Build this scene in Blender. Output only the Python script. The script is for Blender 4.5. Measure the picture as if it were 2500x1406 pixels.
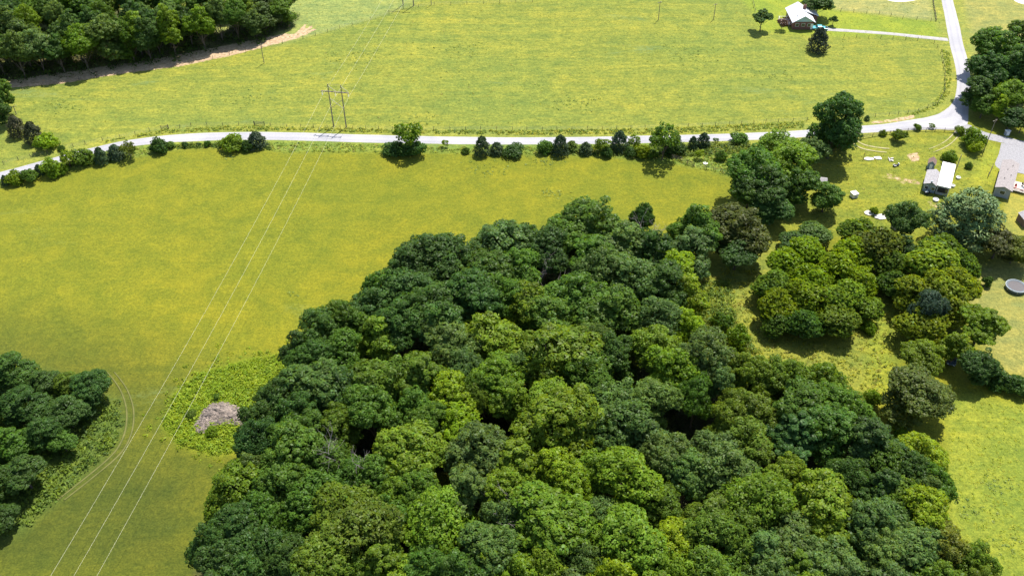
import bpy, math, random
import numpy as np
from mathutils import Vector, Matrix

random.seed(7)
rng = np.random.default_rng(7)
for o in list(bpy.data.objects):
    bpy.data.objects.remove(o)
scene = bpy.context.scene
COL = scene.collection

# ------------------------------------------------------------------ camera
CAM_H = 150.0
FPX, CU, CV = 2300.0, 1250.0, 703.0          # focal length and centre in photo pixels
PITCH = math.atan2(FPX, 3300.0 - CV)         # tilt below the horizon
cam_d = bpy.data.cameras.new('camera')
cam_d.sensor_width = 36.0
cam_d.lens = 36.0 * FPX / 2500.0
cam_d.clip_end = 9000
cam = bpy.data.objects.new('camera', cam_d)
cam.location = (0, 0, CAM_H)
cam.rotation_euler = (math.pi / 2 - PITCH, 0, 0)
COL.objects.link(cam)
scene.camera = cam

# ------------------------------------------------------------------ sky, sun, exposure
SUN_EL = math.radians(63)
SUN_AZ = math.atan2(0.50, 0.866)             # clockwise from +Y
sund = Vector((math.sin(SUN_AZ) * math.cos(SUN_EL), math.cos(SUN_AZ) * math.cos(SUN_EL), math.sin(SUN_EL)))
world = bpy.data.worlds.new('World')
scene.world = world
world.use_nodes = True
wn = world.node_tree
wn.nodes.clear()
sky = wn.nodes.new('ShaderNodeTexSky')
sky.sky_type = 'NISHITA'
sky.sun_disc = False
sky.sun_elevation = SUN_EL
sky.sun_rotation = SUN_AZ
bg = wn.nodes.new('ShaderNodeBackground')
bg.inputs['Strength'].default_value = 0.115
wo = wn.nodes.new('ShaderNodeOutputWorld')
wn.links.new(sky.outputs['Color'], bg.inputs['Color'])
wn.links.new(bg.outputs['Background'], wo.inputs['Surface'])
sun_d = bpy.data.lights.new('sun', 'SUN')
sun_d.energy = 5.0
sun_d.angle = math.radians(0.53)
sun_d.color = (1.0, 0.955, 0.88)
sun = bpy.data.objects.new('sun', sun_d)
sun.rotation_euler = (-sund).to_track_quat('-Z', 'Y').to_euler()
sun.location = (60, 100, 300)
COL.objects.link(sun)
scene.view_settings.view_transform = 'Standard'
scene.view_settings.look = 'None'
scene.view_settings.gamma = 1.0
scene.view_settings.use_curve_mapping = False
scene.view_settings.exposure = 0.9
scene.render.engine = 'CYCLES'
scene.cycles.use_denoising = True
scene.cycles.max_bounces = 6
scene.cycles.diffuse_bounces = 3
scene.cycles.transmission_bounces = 3
scene.cycles.transparent_max_bounces = 4

# ------------------------------------------------------------------ pixel -> place
FW = np.array([0, math.cos(PITCH), -math.sin(PITCH)])
UPV = np.array([0, math.sin(PITCH), math.cos(PITCH)])
CAMP = np.array([0, 0, CAM_H])

def H(x, y):
    x = np.asarray(x, float); y = np.asarray(y, float)
    return (0.55 * np.sin(x / 41 + 0.6) * np.sin(y / 53 + 1.1) + 0.30 * np.sin(x / 19 + y / 27)
            + 0.02 * np.maximum(y - 250, 0) * 0.4)

def ray(u, v):
    return FPX * FW + (u - CU) * np.array([1, 0, 0]) + (CV - v) * UPV

def ground(u, v, dz=0.0):
    """the point where the sight line of a photo pixel meets the terrain (raised by dz)"""
    d = ray(u, v)
    z = 0.0
    for _ in range(8):
        p = CAMP + d * ((z - CAM_H) / d[2])
        z = float(H(p[0], p[1])) + dz
    return np.array([p[0], p[1], z])

def mpp(p):
    """metres per photo pixel at a point"""
    return float((np.asarray(p) - CAMP) @ FW) / FPX

def pole_height(b, vtop):
    """height of an upright thing standing at b whose top shows at row vtop"""
    lo, hi = 0.0, 40.0
    for _ in range(40):
        m = (lo + hi) / 2
        q = np.array([b[0], b[1], b[2] + m]) - CAMP
        v = CV - FPX * (q @ UPV) / (q @ FW)
        if v > vtop: lo = m
        else: hi = m
    return lo

# ------------------------------------------------------------------ materials
def new_mat(name):
    m = bpy.data.materials.new(name)
    m.use_nodes = True
    nt = m.node_tree
    nt.nodes.clear()
    out = nt.nodes.new('ShaderNodeOutputMaterial')
    return m, nt, out

def nd(nt, typ, **kw):
    n = nt.nodes.new(typ)
    for k, v in kw.items():
        if k.startswith('i_'):
            n.inputs[k[2:].replace('_', ' ')].default_value = v
        else:
            setattr(n, k, v)
    return n

def mathn(nt, op, a, b=None, c=None, clamp=False):
    n = nt.nodes.new('ShaderNodeMath')
    n.operation = op
    n.use_clamp = clamp
    for i, x in enumerate((a, b, c)):
        if x is None: continue
        if isinstance(x, (int, float)): n.inputs[i].default_value = x
        else: nt.links.new(x, n.inputs[i])
    return n.outputs[0]

def mixc(nt, blend, fac, a, b):
    n = nt.nodes.new('ShaderNodeMix')
    n.data_type = 'RGBA'
    n.blend_type = blend
    n.clamp_factor = True
    for sock, x in ((n.inputs[0], fac), (n.inputs[6], a), (n.inputs[7], b)):
        if isinstance(x, (int, float)): sock.default_value = x
        elif isinstance(x, (tuple, list)): sock.default_value = (*x[:3], 1)
        else: nt.links.new(x, sock)
    return n.outputs[2]

def noise(nt, scale, detail=3.0, rough=0.55, vec=None, dist=0.0):
    n = nt.nodes.new('ShaderNodeTexNoise')
    n.inputs['Scale'].default_value = scale
    n.inputs['Detail'].default_value = detail
    n.inputs['Roughness'].default_value = rough
    n.inputs['Distortion'].default_value = dist
    if vec is not None: nt.links.new(vec, n.inputs['Vector'])
    return n.outputs['Fac']

def ramp(nt, fac, a, b, lo=0.0, hi=1.0):
    n = nt.nodes.new('ShaderNodeMapRange')
    n.interpolation_type = 'SMOOTHSTEP'
    nt.links.new(fac, n.inputs[0])
    n.inputs[1].default_value = a; n.inputs[2].default_value = b
    n.inputs[3].default_value = lo; n.inputs[4].default_value = hi
    return n.outputs[0]

def mat_plain(name, col, rough=0.7, var=0.15, scale=1.5, metal=0.0, spec=0.3, stripes=None, bump=0.0):
    m, nt, out = new_mat(name)
    bs = nt.nodes.new('ShaderNodeBsdfPrincipled')
    tc = nt.nodes.new('ShaderNodeTexCoord')
    f = noise(nt, scale, 5, 0.6, tc.outputs['Object'])
    c = mixc(nt, 'MIX', ramp(nt, f, 0.25, 0.75), tuple(x * (1 - var) for x in col), tuple(x * (1 + var) for x in col))
    if stripes:
        w = nt.nodes.new('ShaderNodeTexWave')
        w.wave_type = 'BANDS'; w.bands_direction = stripes[0]
        w.inputs['Scale'].default_value = stripes[1]
        nt.links.new(tc.outputs['Object'], w.inputs['Vector'])
        bp = nt.nodes.new('ShaderNodeBump')
        bp.inputs['Strength'].default_value = 0.6
        bp.inputs['Distance'].default_value = 0.04
        nt.links.new(w.outputs['Fac'], bp.inputs['Height'])
        nt.links.new(bp.outputs['Normal'], bs.inputs['Normal'])
    elif bump:
        bp = nt.nodes.new('ShaderNodeBump')
        bp.inputs['Strength'].default_value = bump
        bp.inputs['Distance'].default_value = 0.1
        nt.links.new(f, bp.inputs['Height'])
        nt.links.new(bp.outputs['Normal'], bs.inputs['Normal'])
    nt.links.new(c, bs.inputs['Base Color'])
    bs.inputs['Roughness'].default_value = rough
    bs.inputs['Metallic'].default_value = metal
    bs.inputs['Specular IOR Level'].default_value = spec
    nt.links.new(bs.outputs[0], out.inputs['Surface'])
    return m

def mat_leaf(name, trans=0.5, spec=0.17, rough=0.45):
    m, nt, out = new_mat(name)
    oi = nt.nodes.new('ShaderNodeObjectInfo')
    at = nd(nt, 'ShaderNodeAttribute', attribute_name='lv')
    tc = nt.nodes.new('ShaderNodeTexCoord')
    f = noise(nt, 0.35, 2, 0.5, tc.outputs['Object'])
    col = mixc(nt, 'MULTIPLY', 1.0, oi.outputs['Color'], at.outputs['Color'])
    col = mixc(nt, 'MIX', ramp(nt, f, 0.45, 0.8, 0.0, 0.45), col, mixc(nt, 'MULTIPLY', 1.0, col, (1.22, 1.16, 0.8)))
    bs = nt.nodes.new('ShaderNodeBsdfPrincipled')
    nt.links.new(col, bs.inputs['Base Color'])
    bs.inputs['Roughness'].default_value = rough
    bs.inputs['Specular IOR Level'].default_value = spec
    tr = nt.nodes.new('ShaderNodeBsdfTranslucent')
    nt.links.new(mixc(nt, 'MULTIPLY', 1.0, col, (1.5, 1.35, 0.4)), tr.inputs['Color'])
    mx = nt.nodes.new('ShaderNodeMixShader')
    mx.inputs[0].default_value = trans
    nt.links.new(bs.outputs[0], mx.inputs[1])
    nt.links.new(tr.outputs[0], mx.inputs[2])
    nt.links.new(mx.outputs[0], out.inputs['Surface'])
    return m

M = {}
M['leaf'] = mat_leaf('leaf')
M['needle'] = mat_leaf('needle', 0.15, 0.25, 0.6)
M['weed'] = mat_leaf('weed', 0.4, 0.2, 0.6)
M['bark'] = mat_plain('bark', (0.11, 0.085, 0.065), 0.9, 0.35, 3.0, bump=0.5)
M['deadwood'] = mat_plain('dead_wood', (0.27, 0.235, 0.21), 0.9, 0.3, 3.0)
M['polewood'] = mat_plain('pole_wood', (0.25, 0.205, 0.16), 0.85, 0.3, 2.0)
M['palewood'] = mat_plain('pale_brace', (0.55, 0.50, 0.38), 0.8, 0.2, 2.0)
M['postwood'] = mat_plain('post_wood', (0.10, 0.085, 0.065), 0.9, 0.35, 2.0)
M['wire'] = mat_plain('wire', (0.60, 0.58, 0.42), 0.85, 0.05, 1.0, spec=0.1)
M['fence_wire'] = mat_plain('fence_wire', (0.16, 0.15, 0.13), 0.6, 0.1, 1.0, metal=0.4)
M['insulator'] = mat_plain('insulator', (0.70, 0.68, 0.60), 0.4, 0.1, 3.0)
M['white_metal'] = mat_plain('white_metal_roof', (0.74, 0.75, 0.76), 0.45, 0.06, 0.8, stripes=('X', 1.4))
M['roof_silver'] = mat_plain('silver_metal_roof', (0.56, 0.57, 0.60), 0.45, 0.08, 0.7, stripes=('Y', 1.1))
M['shingle_grey'] = mat_plain('grey_shingle', (0.30, 0.285, 0.29), 0.9, 0.25, 2.5, stripes=('Y', 2.2))
M['shingle_pink'] = mat_plain('pinkish_shingle', (0.27, 0.24, 0.232), 0.9, 0.22, 2.5, stripes=('Y', 2.2))
M['siding_blue'] = mat_plain('grey_blue_siding', (0.26, 0.32, 0.36), 0.7, 0.1, 1.0, stripes=('Z', 2.6))
M['siding_grey'] = mat_plain('grey_siding', (0.30, 0.32, 0.34), 0.7, 0.1, 1.0, stripes=('Z', 2.6))
M['brick'] = mat_plain('red_brick_far', (0.20, 0.095, 0.075), 0.9, 0.35, 4.0)
M['gable_blue'] = mat_plain('pale_blue_board', (0.42, 0.56, 0.62), 0.6, 0.08, 1.0)
M['trim'] = mat_plain('white_trim', (0.78, 0.78, 0.76), 0.5, 0.05, 1.0)
M['glass'] = mat_plain('window_glass', (0.03, 0.04, 0.05), 0.08, 0.2, 1.0, spec=0.8)
M['dark'] = mat_plain('dark_void', (0.02, 0.022, 0.025), 0.8, 0.2, 1.0)
M['brown_roof'] = mat_plain('brown_roof', (0.17, 0.115, 0.095), 0.85, 0.2, 2.0)
M['pink_panel'] = mat_plain('faded_pink_panel', (0.52, 0.42, 0.38), 0.8, 0.15, 2.0)
M['deck'] = mat_plain('pale_deck_board', (0.58, 0.53, 0.46), 0.8, 0.12, 2.0, stripes=('X', 3.0))
M['red'] = mat_plain('red_paint', (0.40, 0.045, 0.045), 0.5, 0.1, 1.0)
M['teal_paint'] = mat_plain('turquoise_paint', (0.10, 0.36, 0.42), 0.25, 0.05, 1.0, spec=0.6)
M['navy_paint'] = mat_plain('dark_blue_paint', (0.05, 0.08, 0.12), 0.25, 0.05, 1.0, spec=0.6)
M['rubber'] = mat_plain('rubber', (0.02, 0.02, 0.02), 0.8, 0.2, 1.0)
M['chrome'] = mat_plain('chrome', (0.7, 0.7, 0.72), 0.2, 0.05, 1.0, metal=0.9)
M['tramp_mat'] = mat_plain('trampoline_mat', (0.07, 0.062, 0.066), 0.5, 0.1, 3.0)
M['tramp_pad'] = mat_plain('trampoline_pad', (0.07, 0.09, 0.11), 0.5, 0.2, 1.0)
M['tramp_rim'] = mat_plain('pale_rim', (0.42, 0.47, 0.48), 0.4, 0.1, 1.0)
M['slab'] = mat_plain('bleached_slab', (0.52, 0.48, 0.43), 0.8, 0.12, 1.2, bump=0.4)
M['white_plastic'] = mat_plain('white_plastic', (0.78, 0.77, 0.75), 0.45, 0.06, 1.0)
M['stone'] = mat_plain('pile_stone', (0.12, 0.095, 0.075), 0.9, 0.35, 2.2)
M['concrete'] = mat_plain('concrete_drive', (0.30, 0.285, 0.275), 0.9, 0.15, 0.8)
M['gravel'] = mat_plain('gravel_drive', (0.24, 0.233, 0.24), 0.95, 0.22, 2.5, bump=0.5)
M['pale_gravel'] = mat_plain('pale_gravel', (0.56, 0.54, 0.50), 0.95, 0.12, 1.0)
def mat_rut(name, soil, grass, cover):
    m, nt, out = new_mat(name)
    P = nt.nodes.new('ShaderNodeTexCoord').outputs['Object']
    ac = nd(nt, 'ShaderNodeAttribute', attribute_name='across').outputs['Fac']
    e = mathn(nt, 'MULTIPLY', mathn(nt, 'ABSOLUTE', mathn(nt, 'SUBTRACT', ac, 0.5)), 0.9)
    f = mathn(nt, 'ADD', noise(nt, 0.5, 6, 0.75, P), e)
    c = mixc(nt, 'MIX', ramp(nt, f, cover - .1, cover + .1), soil, grass)
    c = mixc(nt, 'MULTIPLY', 0.6, c, mixc(nt, 'MIX', ramp(nt, noise(nt, 2.0, 4, 0.7, P), 0.3, 0.7), (0.7, 0.7, 0.7), (1.25, 1.25, 1.25)))
    bs = nt.nodes.new('ShaderNodeBsdfPrincipled')
    nt.links.new(c, bs.inputs['Base Color'])
    bs.inputs['Roughness'].default_value = 0.95
    nt.links.new(bs.outputs[0], out.inputs['Surface'])
    return m
M['track'] = mat_rut('pale_dirt_track', (0.33, 0.28, 0.17), (0.155, 0.165, 0.020), 0.62)
M['pressed_grass'] = mat_rut('pressed_grass', (0.125, 0.120, 0.028), (0.062, 0.074, 0.010), 0.66)

def mat_road():
    m, nt, out = new_mat('chip_seal_road')
    tc = nt.nodes.new('ShaderNodeTexCoord')
    uv = nd(nt, 'ShaderNodeAttribute', attribute_name='across')
    big = noise(nt, 0.08, 4, 0.6, tc.outputs['Object'])
    fine = noise(nt, 3.0, 5, 0.7, tc.outputs['Object'])
    c = mixc(nt, 'MIX', ramp(nt, big, 0.3, 0.7), (0.275, 0.27, 0.285), (0.335, 0.325, 0.335))
    c = mixc(nt, 'MULTIPLY', 0.5, c, mixc(nt, 'MIX', ramp(nt, fine, 0.3, 0.7), (0.75, 0.75, 0.75), (1.15, 1.15, 1.15)))
    # worn wheel paths and a patchier crown
    a = uv.outputs['Fac']
    w1 = mathn(nt, 'ABSOLUTE', mathn(nt, 'SUBTRACT', mathn(nt, 'ABSOLUTE', mathn(nt, 'SUBTRACT', a, 0.5)), 0.22))
    c = mixc(nt, 'MULTIPLY', ramp(nt, w1, 0.02, 0.11, 0.5, 0.0), c, (0.78, 0.78, 0.82))
    edge = mathn(nt, 'ABSOLUTE', mathn(nt, 'SUBTRACT', a, 0.5))
    efac = mathn(nt, 'MULTIPLY', ramp(nt, edge, 0.40, 0.5), ramp(nt, noise(nt, 0.9, 4, 0.6, tc.outputs['Object']), 0.35, 0.65))
    c = mixc(nt, 'MIX', efac, c, (0.27, 0.24, 0.15))
    bs = nt.nodes.new('ShaderNodeBsdfPrincipled')
    nt.links.new(c, bs.inputs['Base Color'])
    bs.inputs['Roughness'].default_value = 0.85
    nt.links.new(bs.outputs[0], out.inputs['Surface'])
    return m
M['road'] = mat_road()

def mat_ground():
    m, nt, out = new_mat('meadow_ground')
    tc = nt.nodes.new('ShaderNodeTexCoord')
    P = tc.outputs['Object']
    tint = nd(nt, 'ShaderNodeAttribute', attribute_name='tint').outputs['Color']
    rough = nd(nt, 'ShaderNodeAttribute', attribute_name='coarse').outputs['Fac']
    dirt = nd(nt, 'ShaderNodeAttribute', attribute_name='dirt').outputs['Fac']
    mp = nt.nodes.new('ShaderNodeMapping')
    mp.inputs['Scale'].default_value = (0.35, 1.0, 1.0)
    mp.inputs['Rotation'].default_value = (0, 0, math.radians(-7))
    nt.links.new(P, mp.inputs['Vector'])
    S = mp.outputs['Vector']
    big = noise(nt, 0.022, 4, 0.55, P, 0.4)
    mid = noise(nt, 0.16, 5, 0.62, P, 0.3)
    streak = noise(nt, 0.75, 5, 0.68, S, 0.4)
    fine = noise(nt, 1.15, 3, 0.62, P)
    vfine = noise(nt, 3.0, 3, 0.7, P)
    c = mixc(nt, 'MULTIPLY', 1.0, tint, mixc(nt, 'MIX', ramp(nt, big, 0.3, 0.7), (0.88, 0.94, 0.95), (1.10, 1.04, 0.92)))
    c = mixc(nt, 'MULTIPLY', 1.0, c, mixc(nt, 'MIX', ramp(nt, mid, 0.3, 0.72), (0.80, 0.88, 0.9), (1.16, 1.10, 1.0)))
    stf = mathn(nt, 'MULTIPLY', rough, 0.6, clamp=True)
    c = mixc(nt, 'MULTIPLY', stf, c, mixc(nt, 'MIX', ramp(nt, streak, 0.32, 0.68), (0.62, 0.74, 0.8), (1.24, 1.18, 1.15)))
    c = mixc(nt, 'MULTIPLY', mathn(nt, 'ADD', mathn(nt, 'MULTIPLY', rough, 0.32), 0.30), c, mixc(nt, 'MIX', ramp(nt, fine, 0.30, 0.70), (0.62, 0.68, 0.66), (1.34, 1.28, 1.2)))
    c = mixc(nt, 'MULTIPLY', 0.85, c, mixc(nt, 'MIX', ramp(nt, vfine, 0.28, 0.72), (0.62, 0.68, 0.7), (1.34, 1.28, 1.2)))
    # faint mowing bands that follow the slope
    mb_ = nt.nodes.new('ShaderNodeMapping')
    mb_.inputs['Scale'].default_value = (0.05, 1.0, 1.0)
    mb_.inputs['Rotation'].default_value = (0, 0, math.radians(-4))
    nt.links.new(P, mb_.inputs['Vector'])
    band = noise(nt, 0.28, 3, 0.6, mb_.outputs['Vector'], 0.2)
    c = mixc(nt, 'MULTIPLY', mathn(nt, 'MULTIPLY', rough, 0.8, clamp=True), c, mixc(nt, 'MIX', ramp(nt, band, 0.36, 0.64), (0.84, 0.92, 0.95), (1.12, 1.08, 1.0)))
    # grey-green weed patches in the pasture
    pn = noise(nt, 0.05, 5, 0.7, S, 0.8)
    pf = mathn(nt, 'MULTIPLY', ramp(nt, pn, 0.60, 0.70, 0.0, 0.75), rough)
    pf = mathn(nt, 'MULTIPLY', pf, ramp(nt, fine, 0.35, 0.6))
    c = mixc(nt, 'MIX', pf, c, (0.10, 0.15, 0.055))
    # bare soil where the mask says so, with a ragged edge
    dn = mathn(nt, 'ADD', dirt, mathn(nt, 'MULTIPLY', mathn(nt, 'SUBTRACT', noise(nt, 0.7, 6, 0.7, P), 0.5), 0.9))
    df = mathn(nt, 'MULTIPLY', ramp(nt, dn, 0.38, 0.62), ramp(nt, dirt, 0.02, 0.12))
    dc = mixc(nt, 'MIX', ramp(nt, fine, 0.3, 0.7), (0.27, 0.175, 0.105), (0.46, 0.33, 0.21))
    c = mixc(nt, 'MIX', df, c, dc)
    bs = nt.nodes.new('ShaderNodeBsdfPrincipled')
    nt.links.new(c, bs.inputs['Base Color'])
    bs.inputs['Roughness'].default_value = 0.95
    bs.inputs['Specular IOR Level'].default_value = 0.15
    bs.inputs['Sheen Weight'].default_value = 0.2
    bs.inputs['Sheen Roughness'].default_value = 0.5
    bs.inputs['Sheen Tint'].default_value = (0.75, 0.80, 0.25, 1)
    bp = nt.nodes.new('ShaderNodeBump')
    bp.inputs['Strength'].default_value = 0.55
    bp.inputs['Distance'].default_value = 0.35
    hh = mathn(nt, 'ADD', fine, mathn(nt, 'MULTIPLY', streak, mathn(nt, 'MULTIPLY', rough, 1.5)))
    nt.links.new(hh, bp.inputs['Height'])
    nt.links.new(bp.outputs['Normal'], bs.inputs['Normal'])
    nt.links.new(bs.outputs[0], out.inputs['Surface'])
    return m
M['ground'] = mat_ground()

# ------------------------------------------------------------------ mesh helpers
def mesh_np(name, V, F, smooth=False):
    """V (n,3), F (m,k) with constant k"""
    V = np.asarray(V, np.float32); F = np.asarray(F, np.int32)
    me = bpy.data.meshes.new(name)
    me.vertices.add(len(V)); me.vertices.foreach_set('co', V.ravel())
    k = F.shape[1]
    me.loops.add(F.size); me.loops.foreach_set('vertex_index', F.ravel())
    me.polygons.add(len(F))
    me.polygons.foreach_set('loop_start', np.arange(0, F.size, k, dtype=np.int32))
    me.polygons.foreach_set('use_smooth', np.full(len(F), smooth))
    me.update(calc_edges=True)
    return me

class MB:
    def __init__(s): s.v = []; s.f = []
    def add(s, vs, fs):
        b = len(s.v); s.v += [tuple(map(float, x)) for x in vs]; s.f += [tuple(b + i for i in f) for f in fs]; return s
    def box(s, c, d, rz=0.0):
        ca, sa = math.cos(rz), math.sin(rz)
        vs = []
        for k in (-.5, .5):
            for i, j in ((-.5, -.5), (.5, -.5), (.5, .5), (-.5, .5)):
                x, y = i * d[0], j * d[1]
                vs.append((c[0] + ca * x - sa * y, c[1] + sa * x + ca * y, c[2] + k * d[2]))
        return s.add(vs, [(3, 2, 1, 0), (4, 5, 6, 7), (0, 1, 5, 4), (1, 2, 6, 5), (2, 3, 7, 6), (3, 0, 4, 7)])
    def tube(s, p0, p1, r0, r1=None, n=6, cap=True):
        r1 = r0 if r1 is None else r1
        p0 = np.asarray(p0, float); p1 = np.asarray(p1, float)
        d = p1 - p0; L = np.linalg.norm(d)
        if L < 1e-6: return s
        d /= L
        a = np.cross(d, (0, 0, 1) if abs(d[2]) < .9 else (1, 0, 0)); a /= np.linalg.norm(a); b = np.cross(d, a)
        vs = []
        for p, r in ((p0, r0), (p1, r1)):
            for i in range(n):
                t = 2 * math.pi * i / n
                vs.append(p + r * (math.cos(t) * a + math.sin(t) * b))
        fs = [(i, (i + 1) % n, n + (i + 1) % n, n + i) for i in range(n)]
        if cap: fs += [tuple(range(n - 1, -1, -1)), tuple(range(n, 2 * n))]
        return s.add(vs, fs)
    def prism(s, poly, z0, z1):
        n = len(poly)
        vs = [(x, y, z0) for x, y in poly] + [(x, y, z1) for x, y in poly]
        return s.add(vs, [tuple(range(n - 1, -1, -1)), tuple(range(n, 2 * n))] + [(i, (i + 1) % n, n + (i + 1) % n, n + i) for i in range(n)])
    def mesh(s, name):
        me = bpy.data.meshes.new(name); me.from_pydata(s.v, [], s.f); me.update(); return me
    def build(s, name, mat, parent=None, bevel=0.0):
        o = link(name, s.mesh(name), mat, parent)
        if bevel:
            b = o.modifiers.new('bevel', 'BEVEL'); b.width = bevel; b.segments = 2; b.limit_method = 'ANGLE'
        return o

def link(name, me, mat=None, parent=None):
    o = bpy.data.objects.new(name, me)
    if mat is not None and me is not None and not me.materials:
        me.materials.append(M[mat] if isinstance(mat, str) else mat)
    COL.objects.link(o)
    if parent is not None: o.parent = parent
    return o

def tag(o, label=None, cat=None, group=None, kind=None):
    if label: o['label'] = label
    if cat: o['category'] = cat
    if group: o['group'] = group
    if kind: o['kind'] = kind
    return o

def empty(name, loc, rz=0.0, label=None, cat=None, group=None, size=0.5):
    o = bpy.data.objects.new(name, None)
    o.empty_display_size = size
    o.location = tuple(map(float, loc)); o.rotation_euler = (0, 0, rz)
    COL.objects.link(o)
    return tag(o, label, cat, group)

def px_poly(pts): return np.array([ground(u, v)[:2] for u, v in pts])

def inside(poly, X, Y):
    n = len(poly); r = np.zeros(X.shape, bool)
    j = n - 1
    for i in range(n):
        xi, yi = poly[i]; xj, yj = poly[j]
        with np.errstate(divide='ignore', invalid='ignore'):
            r ^= ((yi > Y) != (yj > Y)) & (X < (xj - xi) * (Y - yi) / (yj - yi + 1e-12) + xi)
        j = i
    return r

def line_dist(pts, X, Y):
    d = np.full(X.shape, 1e9)
    for a, b in zip(pts[:-1], pts[1:]):
        ab = b - a
        t = np.clip(((X - a[0]) * ab[0] + (Y - a[1]) * ab[1]) / (ab @ ab + 1e-9), 0, 1)
        d = np.minimum(d, np.hypot(X - a[0] - t * ab[0], Y - a[1] - t * ab[1]))
    return d

def poly_soft(poly, X, Y, w):
    """1 inside, falling to 0 over w metres"""
    d = line_dist(np.vstack([poly, poly[:1]]), X, Y)
    s = np.where(inside(poly, X, Y), d, -d)
    return np.clip(s / w + 0.5, 0, 1)

def scatter_in(poly, n):
    lo, hi = poly.min(0), poly.max(0)
    out = np.zeros((0, 2))
    while len(out) < n:
        q = rng.uniform(lo, hi, (n * 2, 2))
        out = np.vstack([out, q[inside(poly, q[:, 0], q[:, 1])]])
    return out[:n]

# ------------------------------------------------------------------ tree table (photo pixel of crown centre, radius in pixels, colour class)
LEAFC = {'D': (0.060, 0.120, 0.023), 'M': (0.082, 0.156, 0.019), 'G': (0.100, 0.166, 0.038),
         'L': (0.138, 0.218, 0.016), 'Y': (0.185, 0.265, 0.013), 'O': (0.106, 0.166, 0.017), 'B': (0.128, 0.152, 0.022)}
WORD = {'D': 'dark blue-green', 'M': 'mid green', 'G': 'grey-green', 'L': 'light green', 'Y': 'yellow-green', 'O': 'olive green', 'B': 'brownish olive'}
WOOD = '''1453 540 58 M;1361 575 45 M;1333 622 46 D;1520 592 55 G;1567 535 24 D;1448 628 55 M;1207 596 64 G;1257 588 44 G;1052 624 58 D;994 655 45 D;
1124 636 55 D;1189 672 58 M;1264 660 50 M;938 712 36 M;919 748 50 D;1016 718 58 D;1074 750 58 D;1160 740 55 D;1214 725 45 M;987 790 58 D;1074 802 58 D;
847 783 44 M;785 815 44 D;919 826 45 L;726 852 36 D;762 882 48 D;832 872 48 M;1297 747 50 L;1347 776 56 M;1405 725 58 M;1466 664 54 G;1538 682 54 G;
1495 761 64 M;1603 610 50 D;1648 655 44 Y;1676 722 42 Y;1622 705 52 D;1603 783 52 G;1192 818 60 L;1103 842 50 G;1348 861 84 L;1432 926 62 M;1444 842 42 G;
1492 867 46 D;1262 907 42 G;1216 936 50 L;1252 988 42 L;1178 962 36 M;1130 909 42 G;1340 991 58 L;1355 1053 86 L;1511 986 62 G;1588 992 52 G;1504 1051 62 G;
1572 1072 55 G;1100 986 54 Y;1113 1041 48 Y;1152 985 34 O;1027 927 58 O;957 936 55 O;902 956 54 O;1015 1001 46 M;1045 1045 42 M;910 1013 54 M;766 956 58 G;
832 962 54 D;689 980 48 D;742 1022 50 D;632 1032 40 D;628 1078 46 D;692 1078 45 M;760 1062 50 M;822 1062 46 O;718 1126 58 M;790 1132 52 M;568 1198 58 L;
612 1155 36 G;696 1196 56 M;772 1192 54 M;642 1252 50 M;742 1252 54 M;998 1107 66 L;854 1174 46 M;918 1184 42 M;968 1213 42 L;1014 1205 44 M;588 1299 56 D;
516 1330 44 D;556 1372 56 D;650 1352 58 D;708 1384 56 D;840 1263 58 O;868 1330 82 O;800 1374 66 O;932 1372 58 L;942 1270 48 M;1065 1268 74 L;1142 1205 54 G;
1168 1107 58 G;1259 1138 62 L;1240 1202 50 L;1353 1150 58 Y;1402 1204 54 Y;1442 1152 48 L;1524 1180 74 L;1344 1282 82 L;1461 1275 46 G;1192 1354 62 G;
1200 1402 48 Y;1038 1392 48 M;1228 1275 40 G;1530 1335 78 L;1330 1394 56 L;1430 1384 50 G;1677 807 36 Y;1605 848 50 L;1722 880 63 G;1632 910 54 L;
1698 980 38 M;1747 934 37 G;1809 905 39 O;1850 934 37 O;1891 914 42 O;1935 934 36 O;2005 930 42 L;1838 1008 54 O;1788 1029 50 O;1821 1079 52 O;1966 1012 62 M;
2027 996 50 M;1945 1070 62 D;2033 1050 66 M;2068 1010 46 M;1764 1145 62 G;1755 1100 50 G;1673 1170 46 G;1615 1120 50 G;1628 1256 46 O;1863 1228 82 L;
1908 1178 46 L;2015 1256 76 L;1747 1269 54 O;1809 1302 50 O;1735 1326 58 O;1636 1339 54 Y;1863 1351 58 G;1933 1335 58 G;1994 1368 58 G;1809 1372 50 O;
1953 1397 50 L;2130 1096 62 D;2165 1124 52 M;2250 1114 50 Y;2225 1162 46 D;2270 1186 44 M;2073 1170 50 D;2147 1207 54 D;2196 1215 52 O;2254 1211 46 G;
2250 1273 52 Y;2147 1273 46 G;2130 1302 58 G;2182 1318 50 G;2221 1351 58 G;2240 1384 52 G;2147 1384 54 G;2303 1351 56 B;2373 1376 44 O;1650 1408 50 L;
860 1408 50 O;620 1412 50 D;1110 1418 60 M;1270 1420 55 L;1500 1425 60 Y;1740 1420 60 O;1880 1425 60 G;2060 1420 60 G;2160 1440 60 G;2290 1425 55 O;
980 1430 55 L;760 1440 60 D;540 1440 60 D;1400 1450 60 G;1600 1455 60 L;1980 1465 60 L;2380 1440 45 O'''

# ------------------------------------------------------------------ tree prototypes
def unit(a): return a / np.maximum(np.linalg.norm(a, axis=-1, keepdims=True), 1e-9)

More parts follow.
